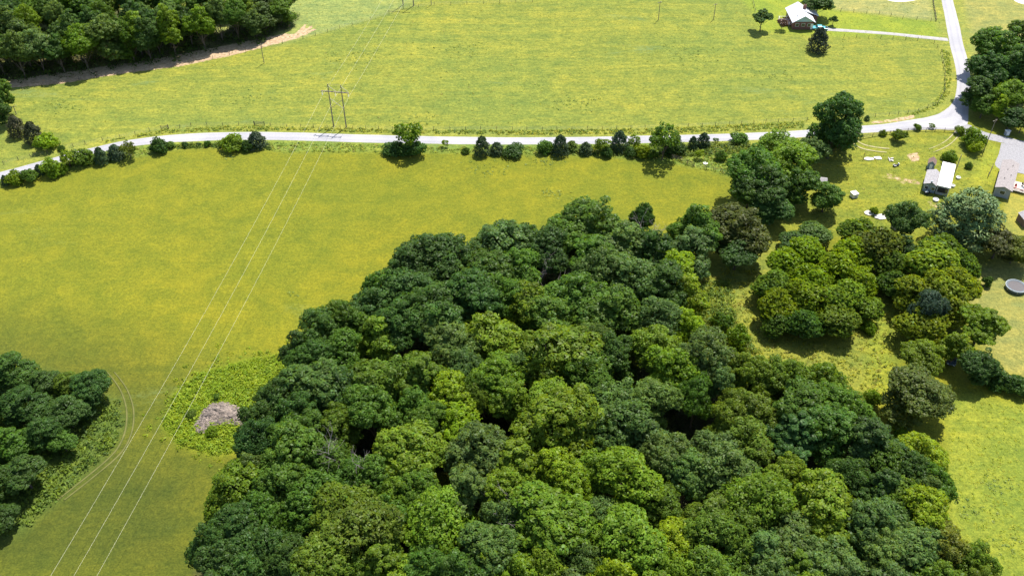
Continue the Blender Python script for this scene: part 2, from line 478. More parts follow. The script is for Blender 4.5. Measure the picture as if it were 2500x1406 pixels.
def leaf_quads(P, N, S, SN, lv, aspect=0.62, name='foliage', mixn=0.45):
    n = len(P)
    N = np.where((N * SN).sum(1, keepdims=True) < 0, -N, N)      # every leaf shows its upper side outwards
    r = unit(rng.normal(size=(n, 3)))
    T = unit(np.cross(N, r)); B = np.cross(N, T)
    s = S[:, None]
    V = np.stack([P - T * s, P + B * s * aspect - T * s * .1, P + T * s, P - B * s * aspect - T * s * .1], 1)
    V[:, 1] += N * s * 0.18; V[:, 3] += N * s * 0.18
    F = np.arange(4 * n).reshape(n, 4)[:, ::-1]
    me = mesh_np(name, V.reshape(-1, 3), F, True)
    vn = unit(N * (1 - mixn) + SN * mixn)
    me.normals_split_custom_set_from_vertices(np.repeat(vn, 4, 0).astype(np.float32))
    a = me.attributes.new('lv', 'FLOAT_COLOR', 'POINT')
    c = np.ones((n, 4), np.float32); c[:, :3] = lv
    a.data.foreach_set('color', np.repeat(c, 4, 0).ravel())
    return me

def sphere_dirs(n): return unit(rng.normal(size=(n, 3)))

def crown_leaves(lobes, n_total, leaf, centre, zmin=0.3):
    """lobes: list of (centre(3), radius, squash)"""
    w = np.array([l[1] ** 2 for l in lobes]); w = w / w.sum()
    PP, NN, SS, LL = [], [], [], []
    C = np.array([l[0] for l in lobes]); R = np.array([l[1] for l in lobes])
    for (c, r, sq), f in zip(lobes, w):
        n = max(20, int(n_total * f * 1.7))
        d = sphere_dirs(n)
        sub = sphere_dirs(11)
        sub[:, 2] = np.abs(sub[:, 2]) * .8 + sub[:, 2] * .2; sub = unit(sub)
        dots = d @ sub.T
        k = dots.argmax(1); best = dots[np.arange(n), k]
        bump = np.clip((best - .55) / .45, 0, 1) ** .7
        rad = r * (.66 + .36 * bump) * (1 - .25 * rng.random(n) ** 2) * np.where(rng.random(n) < .10, rng.uniform(1.1, 1.45, n), 1.0)
        p = c + d * rad[:, None] * np.array([1, 1, sq])
        # drop leaves buried in other lobes and thin the hidden underside
        dist = np.linalg.norm(p[:, None] - C[None], axis=2) / R[None]
        keep = (dist < .62).sum(1) == 0
        keep &= (d[:, 2] > -.55) | (rng.random(n) < .35)
        keep &= p[:, 2] > zmin
        sn = unit(d * .55 + sub[k] * .45 + unit(c - centre + 1e-6) * .25 + np.array([0, 0, .12]))
        nn = unit(sn * .75 + np.array([0, 0, .3]) + rng.normal(size=(n, 3)) * .55)
        tone = rng.uniform(.80, 1.20)
        lv = tone * (.80 + .40 * rng.random((n, 1))) * (1 + np.array([.10, .02, -.1]) * rng.normal(size=(n, 1)))
        PP.append(p[keep]); NN.append(nn[keep]); SS.append(sn[keep]); LL.append(lv[keep])
    P = np.vstack(PP); N = np.vstack(NN); SN = np.vstack(SS); LV = np.vstack(LL)
    S = leaf * rng.uniform(.5, 1.3, len(P))
    return P, N, S, SN, LV

def trunk_mesh(h, r, tips, name='trunk', sway=0.25):
    mb = MB()
    pts = [np.array([0, 0, -0.3])]
    nseg = 5
    for i in range(1, nseg + 1):
        t = i / nseg
        pts.append(np.array([rng.normal() * sway * t, rng.normal() * sway * t, h * t]))
    for i in range(nseg):
        r0 = r * (1 - .75 * i / nseg) * (1.35 if i == 0 else 1); r1 = r * (1 - .75 * (i + 1) / nseg)
        mb.tube(pts[i], pts[i + 1], r0, r1, 7, cap=False)
    for tip in tips:
        k = rng.integers(1, nseg)
        a = pts[k]; tip = np.asarray(tip)
        m = a * .45 + tip * .55 + np.array([0, 0, -.06 * np.linalg.norm(tip - a)])
        rr = r * .38 * (1 - .5 * k / nseg)
        mb.tube(a, m, rr, rr * .6, 5, cap=False); mb.tube(m, tip, rr * .6, rr * .15, 5, cap=False)
    return mb.mesh(name)

PROTO = {}
def broadleaf(key, R, Ht, zb, nmass, nleaf, leaf, tuft=(.13, .21), flat=1.0, low=-.25, per=20, mass=(.42, .60)):
    """irregular crown from zb to Ht: a few big masses, each covered with small leafy tufts"""
    zc = zb + (Ht - zb) * .5; hz = (Ht - zb) / 2
    ctr = np.array([0, 0, zc])
    masses = [(ctr + np.array([rng.normal() * .10 * R, rng.normal() * .10 * R, .12 * hz]), R * .60, hz * .82)]
    a0 = rng.uniform(0, 6.28)
    for i in range(nmass):
        a = a0 + 2 * np.pi * i / nmass * 1.0 + rng.normal() * .35
        rm = R * rng.uniform(*mass)
        rad = (R - rm * .85) * rng.uniform(.75, 1.15)
        z = zc + hz * rng.uniform(-.50, .45)
        masses.append((np.array([np.cos(a) * rad, np.sin(a) * rad, z]), rm, min(rm * rng.uniform(.8, 1.15), hz * .6)))
    lobes = []
    for c, rm, rz in masses:
        n = int(per * (rm / (.5 * R)) ** 2) + 4
        k = 0; t = 0
        while k < n and t < 60 * n:
            t += 1
            d = unit(rng.normal(size=3))
            if d[2] < low: continue
            rl = R * rng.uniform(*tuft)
            p = c + d * np.array([rm, rm, rz]) * rng.uniform(.80, 1.08)
            if any(np.linalg.norm(p - l[0]) < .60 * (rl + l[1]) for l in lobes): continue
            if any((((p - c2) / np.array([r2, r2, z2])) ** 2).sum() < .55 for c2, r2, z2 in masses): continue
            if p[2] - rl < zb - .3: continue
            lobes.append((p, rl, rng.uniform(.65, .9) * flat)); k += 1
    P, N, S, SN, LV = crown_leaves(lobes, nleaf, leaf, ctr, 0.15)
    # darker-placed inner leaves so the crown is not hollow
    ni = nleaf // 5
    mi = rng.integers(0, len(masses), ni)
    d = sphere_dirs(ni)
    Pi = np.array([masses[i][0] for i in mi]) + d * np.array([[masses[i][1], masses[i][1], masses[i][2]] for i in mi]) * rng.uniform(.6, .9, (ni, 1))
    ok = Pi[:, 2] > max(.15, zb * .8)
    P = np.vstack([P, Pi[ok]]); N = np.vstack([N, unit(d + rng.normal(size=d.shape) * .5)[ok]]); SN = np.vstack([SN, unit(d + (0, 0, .3))[ok]])
    S = np.concatenate([S, np.full(ok.sum(), leaf * 1.5)]); LV = np.vstack([LV, np.full((ok.sum(), 3), .9)])
    me = leaf_quads(P, N, S, SN, LV)
    me.materials.append(M['leaf'])
    tips = [l[0] for l in lobes[::max(1, len(lobes) // 12)]]
    tm = trunk_mesh(zc, .030 * Ht * .55, tips); tm.materials.append(M['bark'])
    PROTO[key] = (me, tm, R, Ht)

WOODK = []
for i in range(10):
    k = 'wood%d' % i
    broadleaf(k, 4.6, 16.0, (5.0, 4.0, 6.0)[i % 3], (5, 4, 6, 7, 5, 3, 6, 4, 7, 5)[i], 12500, (.20, .18, .215)[i % 3], ((.10, .17), (.12, .20), (.09, .15))[i % 3], (.95, .85, 1.0)[i % 3])
    WOODK.append(k)
EDGEK = []
for i in range(5):
    k = 'edge%d' % i
    broadleaf(k, 4.4, 15.0, (1.0, 2.0, 0.8, 2.6, 1.4)[i], (7, 6, 8, 5, 7)[i], 14500, .20, ((.11, .18), (.12, .20))[i % 2], .95, -.6)
    EDGEK.append(k)
BUSHK = []
for i in range(5):
    k = 'bush%d' % i
    broadleaf(k, 2.2, 3.4, -.3, (4, 5, 3, 4, 6)[i], 2300, .19, (.17, .28), .9, -.2, 9)
    BUSHK.append(k)
AIRYK = []
for i in range(2):
    k = 'airy%d' % i
    broadleaf(k, 2.6, 6.0, .7, 6, 1500, .19, (.12, .20), .8, -.8, 6, (.30, .45))
    AIRYK.append(k)
COARSEK = []
for i in range(3):                                   # flat-topped, coarse compound leaves
    k = 'coarse%d' % i
    broadleaf(k, 4.2, 10.0, 1.0, (6, 8, 7)[i], 8000, .29, (.12, .20), .5, -.4, 15)
    COARSEK.append(k)

def cedar(key, R, Ht, n, leaf):
    t = rng.random(n) ** .75
    z = .1 + t * (Ht - .1)
    prof = R * (1 - t) ** .48 * (.35 + .65 * np.minimum(1, t * 7 + .45))
    a = rng.uniform(0, 2 * np.pi, n)
    lump = 1 + .16 * np.sin(3 * a + 5 * t * 3) + .12 * np.sin(7 * a - 11 * t * 2 + 1)
    q = (1 - .30 * rng.random(n) ** 1.5)
    P = np.stack([np.cos(a) * prof * lump * q, np.sin(a) * prof * lump * q, z + rng.normal(size=n) * .1], 1)
    SN = unit(np.stack([np.cos(a), np.sin(a), np.full(n, .45)], 1) + rng.normal(size=(n, 3)) * .25)
    N = unit(SN + rng.normal(size=(n, 3)) * .6)
    LV = (.78 + .44 * rng.random((n, 1))) * np.ones((1, 3))
    me = leaf_quads(P, N, leaf * rng.uniform(.6, 1.2, n), SN, LV, .45, mixn=.5); me.materials.append(M['needle'])
    tm = MB().tube((0, 0, -.3), (0, 0, Ht * .8), .05 * R + .05, .03, 6).mesh('trunk'); tm.materials.append(M['bark'])
    PROTO[key] = (me, tm, R, Ht)
CEDARK = []
for i in range(3):
    cedar('cedar%d' % i, 2.0, 5.0, 3200, .20); CEDARK.append('cedar%d' % i)

def pine(key, R, Ht):
    lobes = []
    for k in range(95):
        t = rng.random() ** .8
        z = 2.5 + t * (Ht - 3.2)
        rr = R * (1 - t) ** .55 * rng.uniform(.45, .95)
        a = rng.uniform(0, 2 * np.pi)
        lobes.append((np.array([np.cos(a) * rr, np.sin(a) * rr, z]), R * rng.uniform(.17, .28), .7))
    P, N, S, SN, LV = crown_leaves(lobes, 13000, .36, np.array([0, 0, Ht * .45]), .5)
    N = unit(rng.normal(size=N.shape) + SN * .3)
    me = leaf_quads(P, N, S, SN, LV, .30, mixn=.55); me.materials.append(M['needle'])
    tm = trunk_mesh(Ht * .92, .3, [l[0] for l in lobes[:24]]); tm.materials.append(M['bark'])
    PROTO[key] = (me, tm, R, Ht)
pine('pine', 5.2, 15.0)

def dead_tree(name, Ht, seed, spread=.55):
    r = np.random.default_rng(seed)
    mb = MB()
    def grow(p, d, L, rad, lev):
        q = p
        n = 3
        for i in range(n):
            d2 = unit(d + r.normal(size=3) * .14)
            e = q + d2 * L / n
            mb.tube(q, e, rad * (1 - .5 * i / n), rad * (1 - .5 * (i + 1) / n), 5, cap=False)
            if lev > 0 and (i > 0 or lev < 3):
                for _ in range(2):
                    bd = unit(d2 + r.normal(size=3) * spread * 1.3 + np.array([0, 0, .15]))
                    grow(e, bd, L * r.uniform(.45, .7), rad * .5, lev - 1)
            q = e; d = d2
    grow(np.array([0, 0, -.3]), np.array([0, 0, 1.]), Ht * .62, .16, 3)
    me = mb.mesh(name); me.materials.append(M['deadwood'])
    return me

# ------------------------------------------------------------------ work out where every tree stands (needed for the ground)
def seat_tree(u, v, rpx, ht=None, frac=.62):
    """crown centre seen at (u,v): stand the tree on the terrain under it"""
    h = ht or 15.0
    p = ground(u, v, h * frac)
    for _ in range(3):
        r = rpx * mpp(p)
        h = ht if ht else float(np.clip(9.5 + 1.35 * r, 9, 21))
        p = ground(u, v, h * frac)
    return np.array([p[0], p[1], float(H(p[0], p[1]))]), r, h

wood_trees = []
for s in WOOD.replace('\n', '').split(';'):
    u, v, r, c = s.split(); u = float(u); v = float(v); r = float(r)
    p, rm, h = seat_tree(u, v, r, None)
    wood_trees.append((p, rm * 1.22, h * random.uniform(.94, 1.07), c))
WOODXY = np.array([t[0][:2] for t in wood_trees])

# far wood behind the dirt strip
fw_edge = px_poly([(-60, 214), (20, 205), (150, 188), (330, 164), (520, 128), (640, 100), (704, 78), (714, 40), (700, -60), (690, -160), (-160, -160)])
FW_COL = 'DDMMMGGGMMDGLOL'
far_trees = []
cand = scatter_in(fw_edge, 5000)
for q in cand:
    if q[1] > 352 or q[0] < -190: continue
    w_ = np.array([q[0], q[1], 7.0]) - CAMP
    if CV - FPX * (w_ @ UPV) / (w_ @ FW) < -8 or CU + FPX * w_[0] / (w_ @ FW) < -60: continue
    d_edge = float(line_dist(fw_edge[:8], np.array([q[0]]), np.array([q[1]]))[0])
    if d_edge < 1.5: continue
    if all(np.hypot(*(q - t[0][:2])) > (4.6 if d_edge < 12 else 6.3) for t in far_trees):
        far_trees.append((np.array([q[0], q[1], float(H(*q))]), random.uniform(3.4, 5.4), random.uniform(13, 19) * (1 - .35 * float(np.clip((q[0] + 112) / 40, 0, 1))), random.choice(FW_COL), d_edge))

# ------------------------------------------------------------------ ground sheet
def axis(lo, hi, step, far):
    a = np.arange(lo, hi + .01, step)
    ext = []
    x = step
    acc = 0
    while acc < far:
        x *= 1.6; acc += x; ext.append(acc)
    ext = np.array(ext)
    return np.concatenate([(lo - ext)[::-1], a, hi + ext])
gx = axis(-215, 225, 1.25, 2600); gy = axis(60, 372, 1.25, 2600)
GX, GY = np.meshgrid(gx, gy)
nx, ny = len(gx), len(gy)
idx = np.arange(nx * ny).reshape(ny, nx)
GF = np.stack([idx[:-1, :-1], idx[:-1, 1:], idx[1:, 1:], idx[1:, :-1]], -1).reshape(-1, 4)
fade = np.clip(1 - (np.hypot(GX, GY - 200) - 320) / 300, 0, 1)
gm = mesh_np('ground', np.stack([GX, GY, H(GX, GY) * fade], -1).reshape(-1, 3), GF, True)
X, Y = GX, GY

NORTH = px_poly([(-400, 520), (0, 420), (130, 385), (300, 343), (480, 325), (720, 323), (1040, 332), (1280, 335), (1600, 330), (1920, 320), (2220, 295),
                 (2300, 272), (2335, 210), (2318, 115), (2297, 0), (2280, -140), (-500, -140)])
tint = np.zeros(X.shape + (3,)); tint[:] = (0.136, 0.139, 0.009)                   # near hay field
coarse = np.full(X.shape, .25)
dirt = np.zeros(X.shape)
def paint(col, w, cr=None):
    global tint, coarse
    tint = tint * (1 - w[..., None]) + np.array(col) * w[..., None]
    if cr is not None: coarse = coarse * (1 - w) + cr * w
LANE_SHADE = px_poly([(-300, 760), (0, 790), (300, 850), (470, 920), (430, 1040), (600, 1120), (560, 1300), (600, 1500), (-300, 1500)])
paint((0.055, 0.066, 0.009), poly_soft(LANE_SHADE, X, Y, 26) * .9, .45)                  # ranker lane grass, with soft cloud shade painted into its darker colour
paint((0.166, 0.177, 0.029), poly_soft(NORTH, X, Y, 3), 1.0)                      # pasture beyond the road
paint((0.185, 0.205, 0.060), poly_soft(px_poly([(690, 110), (742, 92), (860, 62), (960, 28), (1010, 8), (1100, -60), (600, -200), (500, 110)]), X, Y, 4), 1.0)
paint((0.170, 0.205, 0.022), poly_soft(px_poly([(1760, -60), (1830, 20), (1860, 78), (1990, 88), (2300, 92), (2290, 52), (2050, 26), (1960, -5), (1900, -60)]), X, Y, 3), .3)
paint((0.225, 0.215, 0.080), poly_soft(px_poly([(2040, 24), (2280, 50), (2276, -80), (1950, -80)]), X, Y, 3), .8)
paint((0.205, 0.195, 0.060), poly_soft(px_poly([(2340, -80), (2345, 40), (2375, 190), (2420, 260), (2600, 260), (2600, -80)]), X, Y, 4), .8)
# roadside verges: brighter, ranker
ROADL = [(0, 429), (180, 380), (300, 352), (480, 335), (720, 333), (1040, 342), (1280, 344), (1600, 340), (1920, 330), (2160, 313), (2300, 290), (2350, 235), (2340, 110), (2312, 0)]
rl = px_poly(ROADL)
paint((0.200, 0.205, 0.040), np.clip(1 - (line_dist(rl, X, Y) - 4.0) / 3.0, 0, 1) * .8, .9)
SOUTHV = px_poly([(-100, 470), (0, 455), (250, 400), (450, 362), (560, 356), (700, 372), (900, 372), (1200, 376), (1480, 382), (1640, 398), (1790, 430), (1830, 350), (1500, 345), (900, 345), (600, 340), (300, 352), (100, 405), (-100, 440)])
paint((0.135, 0.175, 0.030), poly_soft(SOUTHV, X, Y, 2.0) * .9, 1.0)
YARD = px_poly([(2000, 390), (2080, 345), (2330, 325), (2420, 345), (2440, 400), (2420, 470), (2280, 560), (2160, 600), (1980, 560), (1880, 600), (1900, 540), (1960, 470)])
paint((0.155, 0.165, 0.020), poly_soft(YARD, X, Y, 4), .8)
paint((0.190, 0.205, 0.022), poly_soft(px_poly([(2370, 440), (2420, 350), (2441, 362), (2424, 402), (2441, 404), (2428, 450)]), X, Y, 1.5), .2)
paint((0.215, 0.200, 0.040), poly_soft(px_poly([(2455, 470), (2480, 420), (2600, 400), (2600, 640), (2440, 560)]), X, Y, 2), .3)
paint((0.220, 0.195, 0.052), poly_soft(px_poly([(2370, 650), (2480, 640), (2620, 620), (2620, 950), (2450, 915), (2400, 850), (2350, 740)]), X, Y, 4), .6)
paint((0.148, 0.160, 0.026), poly_soft(px_poly([(1700, 700), (1780, 640), (1880, 570), (1960, 640), (1850, 760), (1900, 820), (2060, 830), (2150, 720), (2180, 760), (2180, 920), (2120, 1000), (2020, 960), (1850, 880)]), X, Y, 5), .8)
paint((0.185, 0.200, 0.020), poly_soft(px_poly([(2110, 800), (2170, 760), (2185, 880), (2200, 960), (2120, 990)]), X, Y, 4) * .7, .9)
paint((0.158, 0.180, 0.022), poly_soft(px_poly([(2300, 985), (2360, 965), (2620, 1000), (2620, 1480), (2380, 1460), (2300, 1330), (2310, 1150)]), X, Y, 3), .7)
BRUSH = px_poly([(400, 1040), (430, 960), (480, 915), (600, 880), (700, 865), (720, 930), (640, 1010), (600, 1070), (590, 1100), (520, 1110), (440, 1080)])
paint((0.130, 0.175, 0.012), poly_soft(BRUSH, X, Y, 3), .7)
THICK = px_poly([(-150, 880), (60, 890), (180, 940), (290, 980), (300, 1040), (270, 1100), (170, 1190), (60, 1290), (-60, 1360), (-250, 1400)])
paint((0.080, 0.110, 0.020), poly_soft(THICK, X, Y, 4), .9)
# leaf litter under the trees
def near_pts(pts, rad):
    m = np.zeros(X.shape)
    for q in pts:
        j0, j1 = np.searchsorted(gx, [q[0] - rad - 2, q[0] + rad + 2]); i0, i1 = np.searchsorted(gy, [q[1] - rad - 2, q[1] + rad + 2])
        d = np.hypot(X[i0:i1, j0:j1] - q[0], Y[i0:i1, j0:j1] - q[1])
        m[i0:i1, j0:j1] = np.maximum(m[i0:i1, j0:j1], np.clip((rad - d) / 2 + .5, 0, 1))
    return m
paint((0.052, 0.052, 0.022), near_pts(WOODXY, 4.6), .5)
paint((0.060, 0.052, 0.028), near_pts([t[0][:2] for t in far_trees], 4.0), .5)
# bare soil: strip along the far wood, road shoulder, worn spots, wheel tracks
def dirt_poly(pts, w, k=1.0):
    global dirt
    dirt = np.maximum(dirt, poly_soft(px_poly(pts), X, Y, w) * k)
def dirt_line(pts, half, k=1.0):
    global dirt
    d = line_dist(px_poly(pts), X, Y)
    dirt = np.maximum(dirt, np.clip(1.2 - d / (half * 2), 0, 1) * k)
dirt_poly([(20, 215), (140, 206), (300, 180), (440, 162), (560, 137), (650, 114), (735, 92), (730, 84), (690, 84), (520, 118), (330, 152), (150, 178), (20, 196)], 3)
for a in ((735, 88), (715, 92)):
    for b in ((770, 72), (760, 66), (745, 62)): dirt_line([a, b], .5, .75)
dirt_poly([(2125, 296), (2180, 291), (2230, 280), (2240, 288), (2190, 298), (2130, 303)], 2.0, .8)
dirt_poly([(2215, 378), (2240, 372), (2245, 392), (2225, 398)], 2.0, .95)
dirt_line([(2165, 430), (2200, 440), (2235, 445)], 1.6, .5); dirt_line([(2280, 500), (2330, 505)], 1.6, .5)
dirt_poly([(2395, 655), (2430, 650), (2440, 662), (2400, 668)], 2, .6)
dirt_poly([(25, 302), (45, 300), (50, 312), (30, 320)], 2, .7)
dirt_line([(735, 95), (800, 80), (880, 58), (960, 30)], 1.5, .30)
for nm, arr in (('coarse', coarse), ('dirt', dirt)):
    a = gm.attributes.new(nm, 'FLOAT', 'POINT'); a.data.foreach_set('value', arr.astype(np.float32).ravel())
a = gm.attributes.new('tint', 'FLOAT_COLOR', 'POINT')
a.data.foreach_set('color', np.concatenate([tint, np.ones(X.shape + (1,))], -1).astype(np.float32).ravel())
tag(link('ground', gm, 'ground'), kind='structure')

# ------------------------------------------------------------------ road, drives, tracks
def strip(name, left, right, mat, lift=.06, sub=6, wob=.12):
    A = np.array([ground(*p)[:2] for p in left]); B = np.array([ground(*p)[:2] for p in right])
    def dense(P):
        n = len(P); t = np.linspace(0, n - 1, (n - 1) * sub + 1)
        i = np.clip(t.astype(int), 0, n - 2); f = (t - i)[:, None]
        p0 = P[np.maximum(i - 1, 0)]; p1 = P[i]; p2 = P[i + 1]; p3 = P[np.minimum(i + 2, n - 1)]
        return .5 * (2 * p1 + (p2 - p0) * f + (2 * p0 - 5 * p1 + 4 * p2 - p3) * f ** 2 + (3 * p1 - p0 - 3 * p2 + p3) * f ** 3)
    A, B = dense(A), dense(B)
    n = len(A); k = 9
    s = np.linspace(0, 1, k)
    V = A[:, None] * (1 - s[None, :, None]) + B[:, None] * s[None, :, None]
    jit = np.convolve(rng.normal(size=n + 4), np.ones(5) / 5, 'valid')
    V[:, 0] += (A - B) / np.linalg.norm(A - B, axis=1, keepdims=True) * wob * jit[:, None]
    V[:, -1] += (B - A) / np.linalg.norm(A - B, axis=1, keepdims=True) * wob * np.roll(jit, 7)[:, None]
    Z = H(V[..., 0], V[..., 1]) + lift + .05 * (1 - (2 * s - 1) ** 2)
    Z[:, 0] -= .10; Z[:, -1] -= .10
    V3 = np.concatenate([V, Z[..., None]], -1).reshape(-1, 3)
    id_ = np.arange(n * k).reshape(n, k)
    F = np.stack([id_[:-1, :-1], id_[:-1, 1:], id_[1:, 1:], id_[1:, :-1]], -1).reshape(-1, 4)[:, ::-1]
    me = mesh_np(name, V3, F, True)
    at = me.attributes.new('across', 'FLOAT', 'POINT')
    at.data.foreach_set('value', np.tile(s, n).astype(np.float32))
    return tag(link(name, me, mat), kind='structure')

top = [(-500, 560), (-250, 488), (0, 420), (60, 404), (130, 385), (180, 372), (240, 357), (300, 344), (360, 335), (420, 329), (480, 325), (560, 322.5), (640, 322), (720, 323), (800, 325.5),
       (880, 328), (960, 330), (1040, 332), (1120, 333.5), (1200, 334.5), (1280, 335), (1360, 334.5), (1440, 334), (1520, 332), (1600, 330.5), (1680, 328.5), (1760, 326.5),
       (1840, 323.5), (1920, 320), (1980, 316), (2040, 312), (2100, 307), (2160, 302), (2215, 293), (2258, 286), (2285, 278), (2304, 268), (2322, 252), (2331, 235), (2335, 210),
       (2334, 185), (2328, 150), (2318, 112), (2310, 70), (2303, 30), (2297, 0), (2288, -60), (2276, -160), (2266, -260)]
bot = [(-500, 584), (-250, 508), (0, 438), (60, 421), (130, 401), (180, 388), (240, 374), (300, 362), (360, 354), (420, 349), (480, 346), (560, 343), (640, 343), (720, 344), (800, 346.5),
       (880, 349), (960, 351), (1040, 352), (1120, 353.5), (1200, 354), (1280, 354), (1360, 354), (1440, 353), (1520, 352), (1600, 350), (1680, 348), (1760, 346),
       (1840, 343), (1920, 339), (1980, 335), (2040, 331), (2100, 327), (2160, 323), (2225, 319), (2290, 318), (2335, 319), (2364, 306), (2366, 268), (2370, 240), (2371, 212),
       (2369, 180), (2363, 143), (2352, 104), (2344, 64), (2335, 28), (2328, 0), (2318, -60), (2304, -160), (2292, -260)]
strip('road', top, bot, 'road')
strip('gravel_driveway', [(2334, 316), (2362, 303), (2405, 322), (2445, 331), (2500, 344), (2560, 352)], [(2330, 326), (2352, 330), (2395, 338), (2438, 348), (2500, 362), (2560, 372)], 'gravel', .05)
strip('gravel_yard', [(2440, 349), (2434, 375), (2424, 401), (2436, 412)], [(2520, 364), (2520, 380), (2520, 405), (2520, 430)], 'gravel', .045)
strip('house_driveway', [(1974, 66), (2000, 65), (2030, 69), (2100, 74), (2180, 80), (2250, 87), (2312, 93)], [(1974, 73), (2000, 75), (2030, 77), (2100, 81), (2180, 87), (2250, 95), (2316, 102)], 'concrete', .05)
# looping dirt track through the yard: two wheel ruts
for du, dv in ((0, 0), (6, -9)):
    c = [(2086, 336), (2082, 345), (2088, 354), (2106, 363), (2135, 369), (2165, 372)]
    strip('dirt_track', [(u + du, v + dv - 2) for u, v in c], [(u + du, v + dv + 3) for u, v in c], 'track', .045, wob=.25)
for du, dv in ((0, 0), (-10, -8)):
    c = [(2345, 322), (2338, 334), (2322, 350), (2300, 363), (2278, 372)]
    strip('dirt_track', [(u + du - 3, v + dv) for u, v in c], [(u + du + 3, v + dv + 1) for u, v in c], 'track', .045, wob=.25)
for du in (0, 17):
    c = [(262, 908), (280, 930), (297, 958), (309, 1000), (306, 1050), (288, 1092), (258, 1125), (206, 1168), (140, 1220)]
    strip('wheel_track', [(u + du - 3, v) for u, v in c], [(u + du + 3, v + 1) for u, v in c], 'pressed_grass', .045, wob=.15)
strip('gravel_pad', [(2155, -60), (2152, -20), (2165, 2), (2200, 7), (2235, 3), (2255, -10)], [(2156, -62), (2160, -40), (2175, -30), (2205, -30), (2230, -30), (2257, -14)], 'pale_gravel', .05)
strip('gravel_pad', [(2466, -8), (2480, 6), (2500, 13), (2540, 20)], [(2470, -20), (2490, -22), (2510, -22), (2545, -20)], 'pale_gravel', .05)

# ------------------------------------------------------------------ plant trees
def plant(key, p, r, h, cls, label, cat='tree', group=None, name='broadleaf_tree', col=None, rz=None, parts=('crown', 'trunk')):
    cm, tm, R0, H0 = PROTO[key]
    o = empty(name, p, random.uniform(0, 6.28) if rz is None else rz, label, cat, group)
    o.scale = (r / R0 * random.uniform(.94, 1.06), r / R0 * random.uniform(.94, 1.06), h / H0)
    base = np.array(col if col is not None else LEAFC[cls])
    base = base * random.uniform(.84, 1.18) * np.array([random.uniform(.90, 1.07), 1, random.uniform(.85, 1.15)])
    c = link(parts[0], cm, None, o); c.color = (*[float(x) for x in base], 1)
    link(parts[1], tm, None, o)
    return o

rockxy = ground(540, 1015)[:2]; deadxy = [seat_tree(u, v, 30, 11, .7)[0][:2] for u, v in ((856, 1150), (1342, 690), (1228, 1285), (1590, 575))]
for i, (p, r, h, c) in enumerate(wood_trees):
    dv = WOODXY - p[:2]; dd = np.hypot(*dv.T)
    a = np.sort(np.arctan2(*dv[(dd < 12) & (dd > .1)].T[::-1]))
    gaps = np.append(np.diff(a), a[0] + 2 * np.pi - a[-1]) if len(a) > 2 else np.array([6.0])
    k = int(gaps.argmax()); gap = gaps[k]; ga = (a[k] + gap / 2) if len(a) > 2 else 0.0
    edge = gap > 2.0
    key = random.choice(EDGEK) if gap > 2.3 else random.choice(WOODK)
    sz = 'small ' if r < 4.4 else 'broad ' if r > 6.0 else ''
    if min(np.hypot(*(q - p[:2])) for q in deadxy) < 7: where = 'next to a bare dead tree in the large wood'
    elif np.hypot(*(rockxy - p[:2])) < 24: where = 'beside the rock pile in the large wood'
    elif edge and math.sin(ga) < -.6: where = 'at the lower end of the large wood'
    elif edge and math.cos(ga) > .2: where = 'on the clearing side of the large wood'
    elif edge: where = 'on the hay field edge of the large wood'
    else: where = 'crowded inside the large wood'
    lb = sz + WORD[c] + ' broadleaf tree ' + where
    plant(key, p, r, h, c, lb, group=lb)

for p, r, h, c, de in far_trees:
    key = random.choice(EDGEK) if de < 14 else random.choice(WOODK)
    lb = ('short ' if h < 13 else 'tall ' if h > 17 else '') + WORD[c] + (' tree in the front row of the wood behind the dirt strip' if de < 7 else ' tree deep in the wood behind the dirt strip')
    plant(key, p, r, h, c, lb, group=lb)

# thicket in the hollow opposite the rock pile
TH = '''30 900 52 D;100 925 40 D;165 935 34 O;215 938 48 D;160 1000 50 D;60 985 56 D;100 1050 44 D;20 1075 56 M;150 1075 34 M;55 1150 52 D;-20 1180 56 D;5 1262 40 D;-60 1000 60 D;-60 1100 60 D;205 985 36 D;-50 1290 45 D'''
for s in TH.split(';'):
    u, v, r, c = s.split()
    p, rm, h = seat_tree(float(u), float(v), float(r), 8.5 if float(r) > 42 else 5.5)
    plant(random.choice(EDGEK), p, rm * .92, h, c, WORD[c] + ' tree in the thicket across the mown lane from the rock pile', group='%s trees of the thicket across from the rock pile' % WORD[c])

# trees along the field corner and around the yards
def tree_at(u, v, rpx, ht, c, key, label, group=None, name='broadleaf_tree', cat='tree', frac=.58, **kw):
    p, r, h = seat_tree(u, v, rpx, ht, frac)
    return plant(key, p, r * 1.0, h, c, label, cat, group, name, **kw)
G1 = 'trees between the hay field and the trailer yard'
for u, v, r, h, c in [(1700, 560, 48, 15, 'M'), (1690, 612, 50, 14, 'G'), (1840, 412, 54, 16, 'M'), (1868, 455, 52, 14, 'D'), (1932, 402, 56, 15, 'L'), (1902, 355, 42, 11, 'L'),
                      (1945, 448, 42, 12, 'M'), (1985, 372, 32, 10, 'G'), (1888, 502, 42, 10, 'D'), (1830, 470, 40, 11, 'M')]:
    tree_at(u, v, r * 1.14, h * 1.05, c, random.choice(EDGEK), WORD[c] + ' tree in the row between the hay field and the trailer yard', G1 + ', ' + WORD[c])
tree_at(1806, 560, 72, 14, 'O', 'edge0', 'big dark olive oak-like tree at the field corner behind the large wood', col=(0.082, 0.105, 0.018))
tree_at(1800, 618, 46, 9, 'D', 'edge1', 'low dark tree under the big olive tree at the field corner')
tree_at(2043, 296, 54, 21, 'D', 'edge2', 'tall dark solitary tree standing beside the road by the looping track')
tree_at(2038, 346, 40, 7, 'D', 'bush4', 'low dark bush filling the foot of the tall solitary roadside tree', name='bush', cat='bush', frac=.45)
